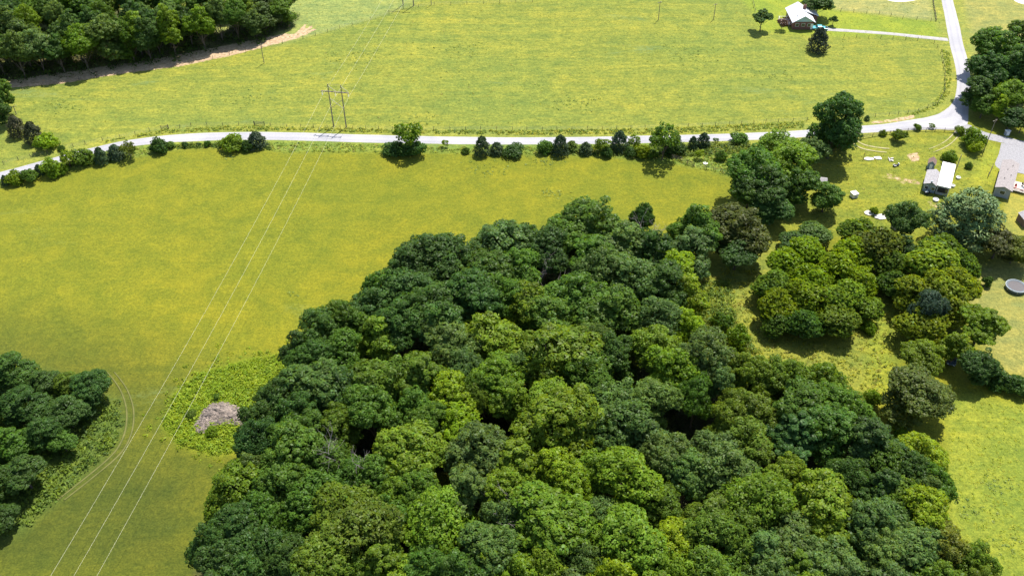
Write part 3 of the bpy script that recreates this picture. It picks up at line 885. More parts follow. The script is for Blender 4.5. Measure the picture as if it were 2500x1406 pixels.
tree_at(2018, 478, 36, 9, 'M', 'edge2', 'round green tree in front of the small grey shed')
tree_at(2213, 538, 44, 13.5, 'M', 'edge1', 'loose green tree next to the two white slabs', col=(0.08, 0.135, 0.028))
tree_at(2205, 604, 32, 8, 'D', 'edge3', 'small dark tree below the loose tree by the white slabs')
tree_at(2366, 534, 96, 16, 'G', 'pine', 'large soft grey-green pine beside the pinkish mobile home', name='pine_tree', col=(0.105, 0.155, 0.046), frac=.5)
tree_at(2440, 590, 46, 9, 'O', 'edge0', 'dark olive tree at the foot of the large pine', col=(0.085, 0.105, 0.022))
tree_at(2482, 606, 40, 8, 'B', 'edge2', 'brownish tree between the pine and the trampoline')
# bright clump in the clearing
G2 = 'trees of the round clump in the clearing'
for u, v, r, h, c in [(1972, 612, 46, 8, 'Y'), (2082, 625, 46, 10, 'Y'), (1920, 645, 42, 8, 'Y'), (2040, 655, 48, 10, 'Y'), (1992, 690, 50, 10, 'Y'), (1882, 695, 44, 8, 'O'), (1902, 742, 50, 9, 'Y'),
                      (1965, 730, 48, 9, 'Y'), (2052, 722, 52, 10, 'L'), (1962, 786, 46, 8, 'M'), (2045, 780, 48, 8, 'O'), (1895, 785, 38, 6, 'M'), (2134, 594, 54, 11, 'B'), (2172, 645, 44, 9, 'O'),
                      (2182, 692, 38, 7, 'M'), (2098, 575, 44, 9, 'O'), (1992, 566, 36, 5, 'G'), (1940, 590, 34, 5, 'G'), (2100, 690, 42, 8, 'Y'), (2115, 755, 36, 6, 'L')]:
    tree_at(u, v, r, h, c, random.choice(COARSEK), WORD[c] + ' coarse-leaved tree in the round clump of the clearing', G2 + ', ' + WORD[c],
            col=(0.170, 0.250, 0.009) if c == 'Y' else None)
G3 = 'flat-topped trees beside the trampoline lawn'
for u, v, r, h, c in [(2285, 648, 54, 11, 'L'), (2332, 690, 46, 11, 'Y'), (2238, 722, 42, 10, 'Y'), (2292, 718, 46, 11, 'L'), (2250, 786, 48, 9, 'L'), (2300, 622, 46, 10, 'O'), (2345, 640, 38, 9, 'O'), (2320, 750, 42, 9, 'L')]:
    tree_at(u, v, r * 1.14, h, c, random.choice(COARSEK), WORD[c] + ' flat-topped coarse-leaved tree beside the trampoline lawn', G3 + ', ' + WORD[c],
            col=(0.185, 0.245, 0.016) if c in 'YL' else None)
tree_at(2264, 752, 40, 12, 'D', 'wood1', 'bluish dark tree rising among the flat-topped trees', col=(0.040, 0.075, 0.045))
tree_at(2395, 800, 62, 12, 'L', 'wood5', 'bright open-crowned tree at the edge of the dry lawn', col=(0.150, 0.230, 0.012))
tree_at(2335, 850, 42, 9, 'L', 'edge3', 'light green tree beside the dark parked car', col=(0.130, 0.205, 0.014))
tree_at(2248, 872, 46, 9, 'L', 'edge1', 'light green tree between the flat-topped trees and the brown-green cedar', col=(0.130, 0.205, 0.014))
tree_at(2246, 968, 74, 12, 'O', 'edge2', 'large brown-green cedar-like tree by the shaded pasture corner', col=(0.096, 0.138, 0.024))
tree_at(2395, 890, 46, 9, 'D', 'edge0', 'dark tree at the start of the lawn hedge')
for i, (u, v, r) in enumerate([(2432, 928, 26), (2462, 938, 24), (2492, 944, 26), (2535, 952, 28)]):
    tree_at(u, v, r, 3.6, 'D', BUSHK[i], 'dark bush in the hedge between the dry lawn and the pasture', 'bushes of the lawn hedge', name='bush', cat='bush', frac=.4)
# trees right of the road bend
G4 = 'trees right of the road bend'
for u, v, r, h, c, k in [(2445, 118, 56, 17, 'M', 'edge0'), (2412, 175, 46, 15, 'D', 'edge1'), (2394, 222, 34, 11, 'D', 'edge2'), (2484, 165, 50, 16, 'D', 'edge3'), (2466, 232, 40, 12, 'L', 'edge1'),
                         (2445, 262, 26, 9, 'Y', 'edge3'), (2405, 255, 30, 8, 'M', 'edge0'), (2494, 95, 46, 16, 'M', 'edge2'), (2494, 232, 30, 9, 'D', 'edge0'), (2540, 150, 50, 15, 'D', 'edge1'), (2470, 285, 30, 7, 'D', 'edge2'),
                         (2498, 300, 24, 6, 'G', 'edge3')]:
    tree_at(u, v, r, h, c, k, WORD[c] + ' tree in the group right of the road bend', G4 + ', ' + WORD[c])
# trees around the brick house
tree_at(1861, 46, 24, 7.5, 'D', 'wood5', 'dark spreading tree on the lawn left of the brick house', frac=.6)
tree_at(1911, 56, 13, 4.6, 'B', 'airy0', 'small reddish leafless-looking tree in front of the brick house', frac=.6, col=(0.13, 0.075, 0.06))
tree_at(1998, 8, 36, 8.5, 'D', 'wood0', 'dark spreading shade tree behind the brick house', frac=.6)
tree_at(2035, 50, 11, 3.6, 'D', 'wood5', 'tiny round lawn tree beyond the parked pickup')
tree_at(2000, 100, 27, 8, 'D', 'cedar0', 'broad dark conical cedar below the house driveway', name='cedar_tree', frac=.46, col=(0.040, 0.052, 0.030))
# left edge of the pasture
tree_at(2, 225, 24, 12, 'M', 'edge0', 'tree at the very end of the dirt strip by the fence corner')
tree_at(0, 268, 24, 9, 'D', 'edge2', 'low dark tree below the end of the dirt strip')
for u, v, r, c, k, lb in [(40, 312, 27, 'O', 'cedar1', 'dark olive cedar nearest the bare soil at the fence corner'), (80, 327, 27, 'O', 'cedar2', 'dark olive cedar beside the bright green bush'),
                          (114, 347, 26, 'Y', 'bush0', 'bright green bush between the olive cedars and the road'), (150, 362, 9, 'M', 'bush1', 'small bush at the foot of the bright green bush')]:
    ce = k.startswith('cedar')
    tree_at(u, v, r, 6.5 if ce else max(1.6, r * .17), c, k, lb, name='cedar_tree' if ce else 'bush', cat='tree' if ce else 'bush', frac=.42, col=(0.060, 0.065, 0.028) if ce else None)

# shrubs and cedars along the south side of the road
RS = '''12 441 12 C D;35 437 18 S Y;74 431 20 S M;95 415 13 C D;130 412 24 S L;166 391 18 A L;203 384 25 S O;245 382 19 C D;281 372 19 C D;314 369 20 A B;385 356 20 S D;416 354 11 S M;
453 354 7 S D;486 353 5 S D;505 352 8 S M;569 348 27 S L;604 357 14 S D;626 343 24 C D;966 362 26 S D;996 340 30 A L;1008 362 30 S D;1087 352 9 A L;1138 368 10 S M;1177 358 19 C D;1213 363 18 C D;
1252 368 20 S D;1332 360 18 S M;1368 356 20 C D;1396 357 15 C O;1430 363 17 C D;1470 357 20 A L;1513 345 24 C D;1548 349 16 A L;1566 372 18 S Y;1622 352 36 A M;1592 376 14 S L;1692 350 15 C D;1718 343 18 C D;
1708 378 11 A Y;1748 344 7 A M;1808 338 18 S M;1645 360 22 S D;1480 372 14 S D;1540 372 14 S D'''
KW = {'C': ('cedar_tree', 'conical cedar', 'tree', CEDARK), 'S': ('bush', 'rounded bush', 'bush', BUSHK), 'A': ('sapling', 'loose open sapling', 'sapling', AIRYK)}
for s in RS.replace('\n', '').split(';'):
    u, v, r, k, c = s.split(); u, v, r = float(u), float(v), float(r)
    nm, wd, cat, keys = KW[k]
    h = r * {'C': .235, 'S': .165, 'A': .26}[k] * 1.0
    g = '%s %s on the verge between the road and the hay field' % (WORD[c], wd)
    tree_at(u, v, r * random.uniform(.92, 1.22), max(.9, h * random.uniform(.8, 1.35)), c, random.choice(keys), g, g, name=nm, cat=cat, frac=.45, col=(0.048, 0.080, 0.030) if k == 'C' and c == 'D' else None)
# shrubs of the yard
for u, v, r, k, c, lb in [(2195, 333, 18, 'bush2', 'O', 'pale flowering bush inside the road-side loop of the track'), (2275, 309, 8, 'airy0', 'L', 'thin sapling at the rail fence by the road junction'),
                          (2156, 325, 9, 'bush1', 'L', 'small bush against the rail fence along the road'), (2117, 289, 8, 'cedar1', 'D', 'tiny dark cedar at the bare road shoulder'),
                          (2376, 342, 26, 'bush3', 'L', 'large green bush at the mouth of the gravel driveway'), (2380, 362, 18, 'bush4', 'Y', 'yellow-green bush on the lawn beside the gravel driveway'),
                          (2320, 384, 17, 'bush0', 'L', 'bright bush growing against the far end of the white-roofed trailer'), (2365, 404, 9, 'bush1', 'M', 'small bush on the line between the two yards'),
                          (2240, 312, 9, 'bush4', 'L', 'low bush along the rail fence near the junction'), (2345, 320, 12, 'bush0', 'L', 'bush at the corner of the junction'),
                          (2135, 515, 10, 'bush3', 'L', 'small bush beside the two white slabs'), (2410, 690, 12, 'bush2', 'D', 'small dark bush beside the trampoline'),
                          (2120, 800, 16, 'bush1', 'L', 'young bush in the yellow weeds right of the clump'), (1800, 830, 26, 'bush4', 'L', 'light bush in the clearing left of the clump'),
                          (1760, 790, 26, 'bush2', 'M', 'green bush between the large wood and the clearing'), (2195, 1050, 16, 'bush0', 'L', 'light bush under the brown-green cedar-like tree'),
                          (2130, 975, 20, 'bush3', 'L', 'light bush at the lower end of the yellow weeds'), (1760, 380, 14, 'bush1', 'M', 'green bush behind the white dish by the wire fence')]:
    ce = k.startswith('cedar')
    tree_at(u, v, r, max(1.0, r * .2), c, k, lb, name='cedar_tree' if ce else 'sapling' if 'airy' in k else 'bush', cat='tree' if ce else 'sapling' if 'airy' in k else 'bush', frac=.42)

# dead trees
for i, (u, v, h, lb) in enumerate([(856, 1150, 12, 'bare dead tree with fine grey branches in a gap of the large wood'), (1342, 690, 11, 'bare pale dead tree standing deep in the shaded gap of the large wood'),
                                   (1228, 1285, 10, 'bare dead tree beside a small grey-green crown in the large wood'), (1590, 575, 10, 'bare grey dead tree at the upper edge of the large wood')]):
    h += (3.5, 2.0, 2.5, 2.0)[i]; p, r, hh = seat_tree(u, v - 6, 30, h, .75)
    o = link('dead_tree', dead_tree('dead_tree', h, 11 + i))
    o.location = tuple(p); o.rotation_euler = (0, 0, i * 1.3)
    tag(o, lb, 'dead tree')

# ------------------------------------------------------------------ weeds, understorey (nobody could count these)
def clumps(name, pts, rad, hgt, nq, leaf, cols, label, cat, up=.5):
    n = len(pts)
    R = rng.uniform(rad[0], rad[1], n); HH = rng.uniform(hgt[0], hgt[1], n)
    z = H(pts[:, 0], pts[:, 1])
    d = sphere_dirs(n * nq).reshape(n, nq, 3); d[..., 2] = np.abs(d[..., 2])
    q = rng.uniform(.65, 1.0, (n, nq, 1))
    P = np.stack([pts[:, 0], pts[:, 1], z], -1)[:, None] + d * q * np.stack([R, R, HH], -1)[:, None]
    SN = unit(d + np.array([0, 0, up])).reshape(-1, 3)
    N = unit(SN + rng.normal(size=SN.shape) * .6)
    ci = rng.integers(0, len(cols), n)
    LV = np.array(cols)[ci][:, None] * rng.uniform(.75, 1.25, (n, nq, 1))
    S = (leaf * rng.uniform(.6, 1.3, (n, nq)) * (R / R.mean())[:, None]).ravel()
    me = leaf_quads(P.reshape(-1, 3), N, S, SN, LV.reshape(-1, 3), .5, name, .5)
    o = link(name, me, 'weed')
    return tag(o, label, cat, kind='stuff')
def off_road(pts, m=3.0):
    return pts[line_dist(rl, pts[:, 0], pts[:, 1]) > m]
WG = [(.19, .28, .014), (.22, .30, .015), (.16, .25, .016), (.24, .30, .016)]
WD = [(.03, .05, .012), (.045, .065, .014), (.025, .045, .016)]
bp_ = scatter_in(BRUSH, 3000); bp_[::3] += rng.normal(size=bp_[::3].shape) * 2.2
clumps('brush', bp_, (.22, .8), (.15, .8), 11, .2, WG, 'rank bright green brush around the rock pile', 'brush')
clumps('thicket_brush', scatter_in(THICK, 2400), (.4, 1.1), (.4, 1.3), 12, .26, [(.07, .12, .018), (.10, .16, .018), (.14, .20, .02)], 'low green brush filling the hollow around the thicket', 'brush')
clumps('verge_weeds', off_road(scatter_in(SOUTHV, 2600), 3.4), (.25, .6), (.2, .6), 9, .2, [(.18, .24, .03), (.26, .29, .04), (.12, .20, .03), (.3, .3, .08)], 'tall weeds on the verge south of the road', 'weeds')
hl = np.vstack([px_poly(q_) for q_ in ([(0, 452), (60, 440), (130, 420), (200, 398), (320, 384), (330, 372), (200, 384), (100, 412), (0, 438)],)])
hr = px_poly([(1310, 372), (1480, 380), (1640, 386), (1830, 372), (1830, 348), (1600, 356), (1310, 360)])
hm = px_poly([(360, 366), (520, 360), (660, 364), (660, 354), (520, 352), (360, 356)])
hb = np.vstack([scatter_in(hl, 800), scatter_in(hr, 950), scatter_in(hm, 300)])
clumps('hedge_brush', off_road(hb, 3.6), (.35, 1.0), (.3, 1.3), 14, .24, [(.08, .14, .02), (.12, .18, .02), (.06, .10, .02), (.18, .22, .03)], 'tangled green brush between the roadside bushes', 'brush')
nv = px_poly([(250, 346), (400, 318), (560, 308), (800, 312), (1000, 318), (1250, 320), (1500, 316), (1760, 308), (1960, 298), (1960, 314), (1760, 322), (1280, 331), (900, 325), (560, 319), (400, 326), (280, 350)])
clumps('fence_weeds', off_road(scatter_in(nv, 1500), 3.2), (.25, .6), (.2, .6), 9, .2, [(.19, .25, .03), (.30, .31, .04), (.12, .19, .03)], 'weeds grown along the wire fence north of the road', 'weeds')
nv2 = px_poly([(2300, 120), (2318, 130), (2322, 180), (2318, 230), (2290, 262), (2230, 282), (2210, 280), (2270, 262), (2302, 225), (2306, 180)])
clumps('bend_weeds', scatter_in(nv2, 320), (.2, .5), (.12, .4), 9, .18, [(.20, .27, .03), (.27, .31, .04), (.14, .22, .03)], 'weeds along the fence inside the road bend', 'weeds')
CLR = px_poly([(1690, 690), (1790, 640), (1850, 650), (1830, 760), (1900, 830), (2050, 840), (2150, 720), (2190, 760), (2190, 930), (2110, 1000), (2000, 950), (1840, 870), (1730, 820)])
clumps('clearing_weeds', scatter_in(CLR, 900), (.25, .7), (.2, .6), 9, .2, [(.21, .25, .035), (.26, .25, .05), (.16, .21, .03), (.30, .31, .03)], 'patchy weeds in the clearing around the round clump', 'weeds')
dens = px_poly([(1690, 690), (1780, 690), (1800, 800), (1850, 860), (1790, 880), (1720, 820)])
clumps('clearing_brush', scatter_in(dens, 420), (.5, 1.2), (.5, 1.4), 14, .27, [(.11, .17, .02), (.17, .22, .02), (.08, .14, .02)], 'green brush along the clearing side of the large wood', 'brush')
# weed patches standing out of the hay and the pasture
wp = []
for u, v, n_, sp_ in [(1350, 472, 26, 1.4), (1408, 497, 18, 1.1), (1330, 395, 40, 1.6), (1190, 415, 40, 2.2), (1015, 298, 60, 2.4), (860, 145, 70, 3.0), (1120, 120, 60, 3.2), (1690, 130, 60, 3.0), (1400, 250, 50, 3.0),
                      (600, 240, 50, 2.6), (150, 260, 50, 2.4), (1900, 180, 50, 3.0), (560, 385, 10, .8), (720, 720, 6, .5), (2440, 1180, 24, 1.2), (2380, 1250, 24, 1.2), (2470, 1330, 20, 1.2)]:
    q = ground(u, v)[:2]; wp.append(q + rng.normal(size=(n_, 2)) * np.array([sp_ * 1.6, sp_]))
clumps('weed_patches', np.vstack(wp), (.2, .5), (.1, .4), 9, .16, [(.20, .27, .08), (.16, .24, .06), (.26, .31, .08)], 'greyish weed patches in the hay field and pasture', 'weeds')
# under the trees
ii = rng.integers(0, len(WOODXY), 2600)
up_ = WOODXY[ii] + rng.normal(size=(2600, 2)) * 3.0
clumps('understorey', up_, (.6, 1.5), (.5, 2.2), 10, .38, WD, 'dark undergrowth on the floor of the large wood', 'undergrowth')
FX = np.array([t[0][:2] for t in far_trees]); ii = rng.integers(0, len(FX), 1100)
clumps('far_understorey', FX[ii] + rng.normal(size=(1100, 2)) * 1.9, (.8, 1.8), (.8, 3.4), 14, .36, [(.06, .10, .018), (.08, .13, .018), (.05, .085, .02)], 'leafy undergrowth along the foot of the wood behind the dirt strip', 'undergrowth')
# scattered rough tufts in the pasture and fields
pas = scatter_in(NORTH, 5000); pas = pas[(pas[:, 1] < 345) & (np.abs(pas[:, 0]) < 205)]
pas = off_road(pas, 4)
clumps('pasture_tufts', pas, (.15, .42), (.04, .16), 6, .14, [(.23, .26, .03), (.29, .31, .06), (.17, .23, .05), (.33, .31, .09)], 'rough grass tufts in the pasture beyond the road', 'grass', .9)
brp = px_poly([(2310, 1000), (2360, 975), (2560, 1000), (2560, 1430), (2400, 1430), (2310, 1300)])
clumps('corner_tufts', scatter_in(brp, 700), (.15, .45), (.05, .18), 7, .13, [(.27, .32, .018), (.33, .34, .04), (.20, .27, .03)], 'rough grass tufts in the pasture corner beside the large wood', 'grass', .9)
yd = scatter_in(YARD, 900)
clumps('yard_tufts', yd, (.2, .5), (.04, .16), 7, .14, [(.25, .28, .03), (.30, .28, .06), (.19, .25, .03)], 'uneven grass tufts on the trailer yard', 'grass', .9)

# ------------------------------------------------------------------ power line
T1 = ground(830, 310); T2 = ground(997, 14)
dirv = (T1 - T2)[:2]; L12 = np.linalg.norm(dirv); dirv = dirv / L12
pd = ground(138, 1406, 11.5)[:2] - T1[:2]; pd = pd / np.linalg.norm(pd)
T0xy = T1[:2] + pd * 235; T0 = np.array([*T0xy, float(H(*T0xy))])
PH = pole_height(ground(814, 310), 207)
def h_frame_parts(root):
    sp = 1.95
    arm_z = PH - 2.3
    for s in (-1, 1):
        MB().tube((s * sp, 0, -1), (s * sp, 0, PH), .21, .13, 8).build('pole', 'polewood', root)
        MB().tube((s * sp, 0, PH - .45), (s * sp + (2.0 if True else 0), .16, arm_z + .1), .07, .07, 5).build('knee_brace', 'palewood', root)
    MB().box((0, -.20, arm_z), (8.3, .2, .26)).build('crossarm', 'polewood', root)
    MB().tube((-sp, .16, arm_z - 2.4), (sp, .16, arm_z - 5.6), .07, .07, 5).build('cross_brace', 'palewood', root)
    MB().tube((sp, -.16, arm_z - 2.4), (-sp, -.16, arm_z - 5.6), .07, .07, 5).build('cross_brace', 'polewood', root)
    MB().tube((-sp, 0, PH + .02), (sp, 0, PH - .02), .035, .035, 5).build('top_wire', 'polewood', root)
    for x in (-3.9, 0, 3.9):
        mb = MB()
        for k in range(7):
            z = arm_z - .18 - k * .17
            mb.tube((x, -.2, z), (x, -.2, z - .10), .13, .09, 8)
            mb.tube((x, -.2, z - .10), (x, -.2, z - .17), .03, .03, 5)
        mb.build('insulator', 'insulator', root)
    return arm_z - 1.4
rz1 = math.atan2(-(dirv + pd)[0], (dirv + pd)[1]) + math.pi
frames = []
for P_, rz, lb in ((T1, rz1, 'two-legged timber power pylon standing by the road'), (T2, math.atan2(-dirv[0], dirv[1]) + math.pi, 'two-legged timber power pylon by the fence on top of the pasture'),
                   (T0, math.atan2(-pd[0], pd[1]) + math.pi, 'two-legged timber power pylon at the near end of the wires')):
    r0 = empty('power_pylon', P_, rz, lb, 'pylon', 'timber power pylons')
    wz = h_frame_parts(r0)
    frames.append((P_, rz, wz))
def cable(name, pts_, label, r=.016):
    mb = MB()
    for a_, b_ in zip(pts_[:-1], pts_[1:]): mb.tube(a_, b_, r, r, 5, cap=False)
    return tag(mb.build(name, 'wire'), label, 'power line', 'power line conductors')
def arm_pt(fr, x):
    P_, rz, wz = fr
    return np.array([P_[0] + math.cos(rz) * x, P_[1] + math.sin(rz) * x, P_[2] + wz])
seq = [frames[1], frames[0], frames[2]]
d2 = -(T1 - T2)[:2] / L12
T3xy = T2[:2] + d2 * 95
T3 = (np.array([*T3xy, float(H(*T3xy))]), frames[1][1], frames[1][2])
r0 = empty('power_pylon', T3[0], T3[1], 'two-legged timber power pylon at the far end of the wires', 'pylon', 'timber power pylons'); h_frame_parts(r0)
for x, w in ((-3.9, 'outer conductor on the side of the far wood'), (0, 'middle conductor'), (3.9, 'outer conductor on the side of the rock pile')):
    ch = [arm_pt(f, x) for f in (T3, *seq)]
    # keep each conductor on its own side whatever the frame's heading
    pts_ = []
    for a_, b_ in zip(ch[:-1], ch[1:]):
        n = 22; sag = np.linalg.norm(b_ - a_) ** 2 / 235 ** 2 * 4.2
        for i in range(n):
            t = i / n
            p = a_ * (1 - t) + b_ * t; p = p.copy(); p[2] -= sag * 4 * t * (1 - t)
            pts_.append(p)
    pts_.append(ch[-1])
    cable('power_cable', pts_, w + ' of the overhead power line')

# single poles
def utility_pole(b, vtop, lb, arm=True, r=.13):
    p = ground(*b); h = max(2.0, pole_height(p, vtop))
    o = empty('utility_pole', p, .5, lb, 'pole', 'single wooden poles')
    MB().tube((0, 0, -.6), (0, 0, h), r, r * .7, 8).build('pole', 'polewood', o)
    if arm:
        MB().box((0, .12, h - .5), (1.6, .1, .12)).build('crossarm', 'polewood', o)
        for x in (-.7, .7): MB().tube((x, .12, h - .44), (x, .12, h - .2), .05, .03, 6).build('insulator', 'insulator', o)
    return o, p, h
pl = [utility_pole((645, 155), 107, 'thin wooden pole in the pasture below the dirt strip'), utility_pole((1607, 50), 4, 'thin wooden pole high in the pasture nearer the pylons'),
      utility_pole((1742, 48), 9, 'thin wooden pole high in the pasture nearer the brick house'), utility_pole((1053, 13), -28, 'wooden pole standing beside the far pylon'),
      utility_pole((40, 279), 258, 'short wooden pole by the fence corner'), utility_pole((2333, 417), 378, 'wooden pole beside the white-roofed trailer', False),
      utility_pole((2107, 390), 371, 'short dark pole at the bleached slabs', False, .08), utility_pole((2403, 365), 292, 'pale wooden service pole on the lawn by the gravel driveway')]

# ------------------------------------------------------------------ fences
post_me = MB().tube((0, 0, -.3), (0, 0, 1.25), .075, .065, 6).mesh('post'); post_me.materials.append(M['postwood'])
def fence(px, step, label, rails=0, hgt=1.0, name='wire_fence'):
    P_ = px_poly(px)
    root = empty(name, (*P_[0], float(H(*P_[0]))), 0, label, 'fence')
    o0 = np.array(root.location)
    pts_ = []
    for a_, b_ in zip(P_[:-1], P_[1:]):
        L = np.linalg.norm(b_ - a_); n = max(1, int(round(L / step)))
        for i in range(n): pts_.append(a_ + (b_ - a_) * i / n)
    pts_.append(P_[-1])
    pts_ = [np.array([*q, float(H(*q))]) for q in pts_]
    for q in pts_:
        o = link('post', post_me, None, root); o.location = tuple(q - o0 + np.array([rng.normal() * .05, rng.normal() * .05, 0]))
        o.rotation_euler = (rng.normal() * .05, rng.normal() * .05, 0); o.scale = (1, 1, hgt * rng.uniform(.88, 1.1))
    levels = [.35, .72, 1.08] if rails == 0 else [.4, .75, 1.1][:rails]
    for z in levels:
        if rails:
            for a_, b_ in zip(pts_[:-1], pts_[1:]):
                mb = MB(); mb.tube(a_ - o0 + (0, 0, z * hgt), b_ - o0 + (0, 0, z * hgt), .055, .055, 4); mb.build('rail', 'postwood', root)
        else:
            mb = MB()
            for a_, b_ in zip(pts_[:-1], pts_[1:]): mb.tube(a_ - o0 + (0, 0, z * hgt), b_ - o0 + (0, 0, z * hgt), .012, .012, 3, cap=False)
            mb.build('wire', 'fence_wire', root)
    return root
fence([(150, 366), (208, 352), (293, 338), (366, 321), (411, 316), (467, 309), (544, 307), (620, 305), (700, 311), (800, 314), (925, 317), (1060, 318), (1250, 318), (1470, 317), (1680, 310), (1780, 305), (1900, 299), (1970, 295)], 4.2,
      'long wire fence on dark posts along the north side of the road')
fence([(2105, 288), (2170, 283), (2240, 274), (2288, 255), (2305, 225), (2306, 180), (2297, 130), (2280, 106), (2240, 99), (2150, 94), (2060, 92)], 3.8, 'curving wire fence inside the road bend')
fence([(55, 220), (150, 202), (280, 183), (380, 171), (520, 143), (640, 119), (740, 95), (800, 79), (860, 62), (905, 50), (950, 36), (985, 23), (1060, 13), (1180, 10), (1300, 6)], 6.0, 'wire fence between the pasture and the bare dirt strip')
fence([(2085, 343), (2130, 334), (2172, 328), (2237, 320), (2329, 323)], 2.6, 'dark wooden rail fence between the road and the track loop', rails=3, hgt=1.05, name='rail_fence')
fence([(1640, 388), (1660, 393), (1694, 407)], 2.2, 'short dark rail fence at the corner of the hay field', rails=3, hgt=1.2, name='rail_fence')
fence([(1694, 407), (1724, 413), (1759, 420), (1785, 432)], 2.6, 'wire fence behind the white dish at the hay field corner')
fence([(2423, 408), (2411, 434)], 1.6, 'low dark fence on the lawn by the pinkish mobile home', rails=3, hgt=.9, name='rail_fence')
fence([(2276, -20), (2278, 10), (2285, 53)], 2.2, 'dark fence beside the straight road above the house driveway', rails=2, name='rail_fence')
fence([(2052, 28), (2147, 35), (2203, 46), (2273, 53)], 4.0, 'wire fence between the house lawn and the dry field')
fence([(10, 402), (45, 392), (76, 385), (118, 376)], 3.6, 'short row of fence posts beside the road at the fence corner bushes')
fence([(1820, -20), (1838, 8), (1846, 40)], 3.6, 'wire fence left of the brick house')
# gates
def gate(px0, px1, label):
    a_ = ground(*px0); b_ = ground(*px1)
    o = empty('field_gate', a_, math.atan2(b_[1] - a_[1], b_[0] - a_[0]), label, 'gate')
    L = float(np.linalg.norm((b_ - a_)[:2])); dz = float(b_[2] - a_[2])
    for x in (0, L): MB().tube((x, 0, -.3), (x, 0, 1.5), .09, .08, 6).build('post', 'postwood', o)
    for z in (.25, .5, .75, 1.0, 1.22): MB().tube((.1, 0, z), (L - .1, 0, z), .035, .035, 5).build('bar', 'postwood', o)
    MB().tube((.1, .05, .25), (L - .1, .05, 1.22), .03, .03, 5).build('brace', 'postwood', o)
gate((394, 317), (412, 315), 'dark metal field gate in the roadside fence with the cedars below')
gate((622, 306), (646, 307), 'dark metal field gate in the roadside fence nearer the pylon')

# ------------------------------------------------------------------ rock pile
RP = px_poly([(475, 1040), (500, 1000), (520, 985), (552, 982), (590, 1000), (606, 1018), (596, 1040), (548, 1036), (520, 1040), (500, 1058), (484, 1058)])
rc = RP.mean(0)
def pile_h(x, y):
    s = poly_soft(RP, x, y, 5.0)
    return np.clip(s - .42, 0, 1) * 1.7
rock = empty('rock_pile', (*rc, float(H(*rc))), 0, 'grey heap of broken stones in the bright brush beside the large wood', 'rock pile')
sp = scatter_in(RP, 5200)
sx = H(sp[:, 0], sp[:, 1]) + pile_h(sp[:, 0], sp[:, 1]) - float(H(*rc))
ico = np.array([(0, 0, 1), (.9, 0, .25), (.28, .85, .2), (-.72, .53, .3), (-.72, -.53, .2), (.28, -.85, .3), (0, 0, -.8)])
icf = np.array([(0, 1, 2), (0, 2, 3), (0, 3, 4), (0, 4, 5), (0, 5, 1), (6, 2, 1), (6, 3, 2), (6, 4, 3), (6, 5, 4), (6, 1, 5)])
n = len(sp)
q = ico[None] * (1 + rng.normal(size=(n, 7, 1)) * .18)
ang = rng.uniform(0, 6.28, n); ca, sa = np.cos(ang)[:, None], np.sin(ang)[:, None]
tl = rng.normal(size=n)[:, None] * .5
q = np.stack([q[..., 0], q[..., 1] * np.cos(tl) - q[..., 2] * np.sin(tl), q[..., 1] * np.sin(tl) + q[..., 2] * np.cos(tl)], -1)
q = np.stack([q[..., 0] * ca - q[..., 1] * sa, q[..., 0] * sa + q[..., 1] * ca, q[..., 2]], -1)
q = q * (rng.gamma(5, .035, n)[:, None, None] + .05) * np.array([1.2, .9, .7])
Vr = q + np.stack([sp[:, 0] - rc[0], sp[:, 1] - rc[1], sx + .02], -1)[:, None]
me = mesh_np('stones', Vr.reshape(-1, 3), (icf[None] + 7 * np.arange(n)[:, None, None]).reshape(-1, 3))
mst, nt, out = new_mat('loose_stone')
gi = nt.nodes.new('ShaderNodeNewGeometry')
cr = mixc(nt, 'MIX', gi.outputs['Random Per Island'], (0.06, 0.05, 0.043), (0.27, 0.215, 0.175))
bs = nt.nodes.new('ShaderNodeBsdfPrincipled'); bs.inputs['Roughness'].default_value = .9
nt.links.new(cr, bs.inputs['Base Color']); nt.links.new(bs.outputs[0], out.inputs['Surface'])
so = link('stones', me, mst, rock); so['kind'] = 'stuff'
lo, hi = RP.min(0) - 1, RP.max(0) + 1
mx_, my_ = np.meshgrid(np.linspace(lo[0], hi[0], 26), np.linspace(lo[1], hi[1], 26))
mz = H(mx_, my_) + pile_h(mx_, my_) - .12
id_ = np.arange(676).reshape(26, 26)
mound = mesh_np('mound', np.stack([mx_ - rc[0], my_ - rc[1], mz - float(H(*rc))], -1).reshape(-1, 3), np.stack([id_[:-1, :-1], id_[:-1, 1:], id_[1:, 1:], id_[1:, :-1]], -1).reshape(-1, 4), True)
link('mound', mound, 'stone', rock)
tree_at(518, 1052, 15, 1.6, 'Y', 'bush1', 'bright weedy bush growing in front of the rock pile', name='bush', cat='bush', frac=.42)
tree_at(468, 1010, 13, 1.3, 'O', 'bush3', 'olive weedy bush on the left flank of the rock pile', name='bush', cat='bush', frac=.42)
tree_at(528, 970, 9, 1.6, 'M', 'airy1', 'thin sapling at the top of the rock pile', name='sapling', cat='sapling', frac=.45)

# ------------------------------------------------------------------ buildings
def frame_from(near_l, near_r, far_l, zroof):
    """box frame from three roof corners: origin at the near-left corner, x along the near edge, y going away"""
    a_, b_, c_ = (ground(*p, zroof) for p in (near_l, near_r, far_l))
    g = float(H(a_[0], a_[1]))
    y = (c_ - a_)[:2]; Ly = np.linalg.norm(y); y = y / Ly
    x = np.array([y[1], -y[0]])
    w = float((b_ - a_)[:2] @ x)
    rz = math.atan2(x[1], x[0])
    return (a_[0], a_[1], g), rz, w, float(Ly)

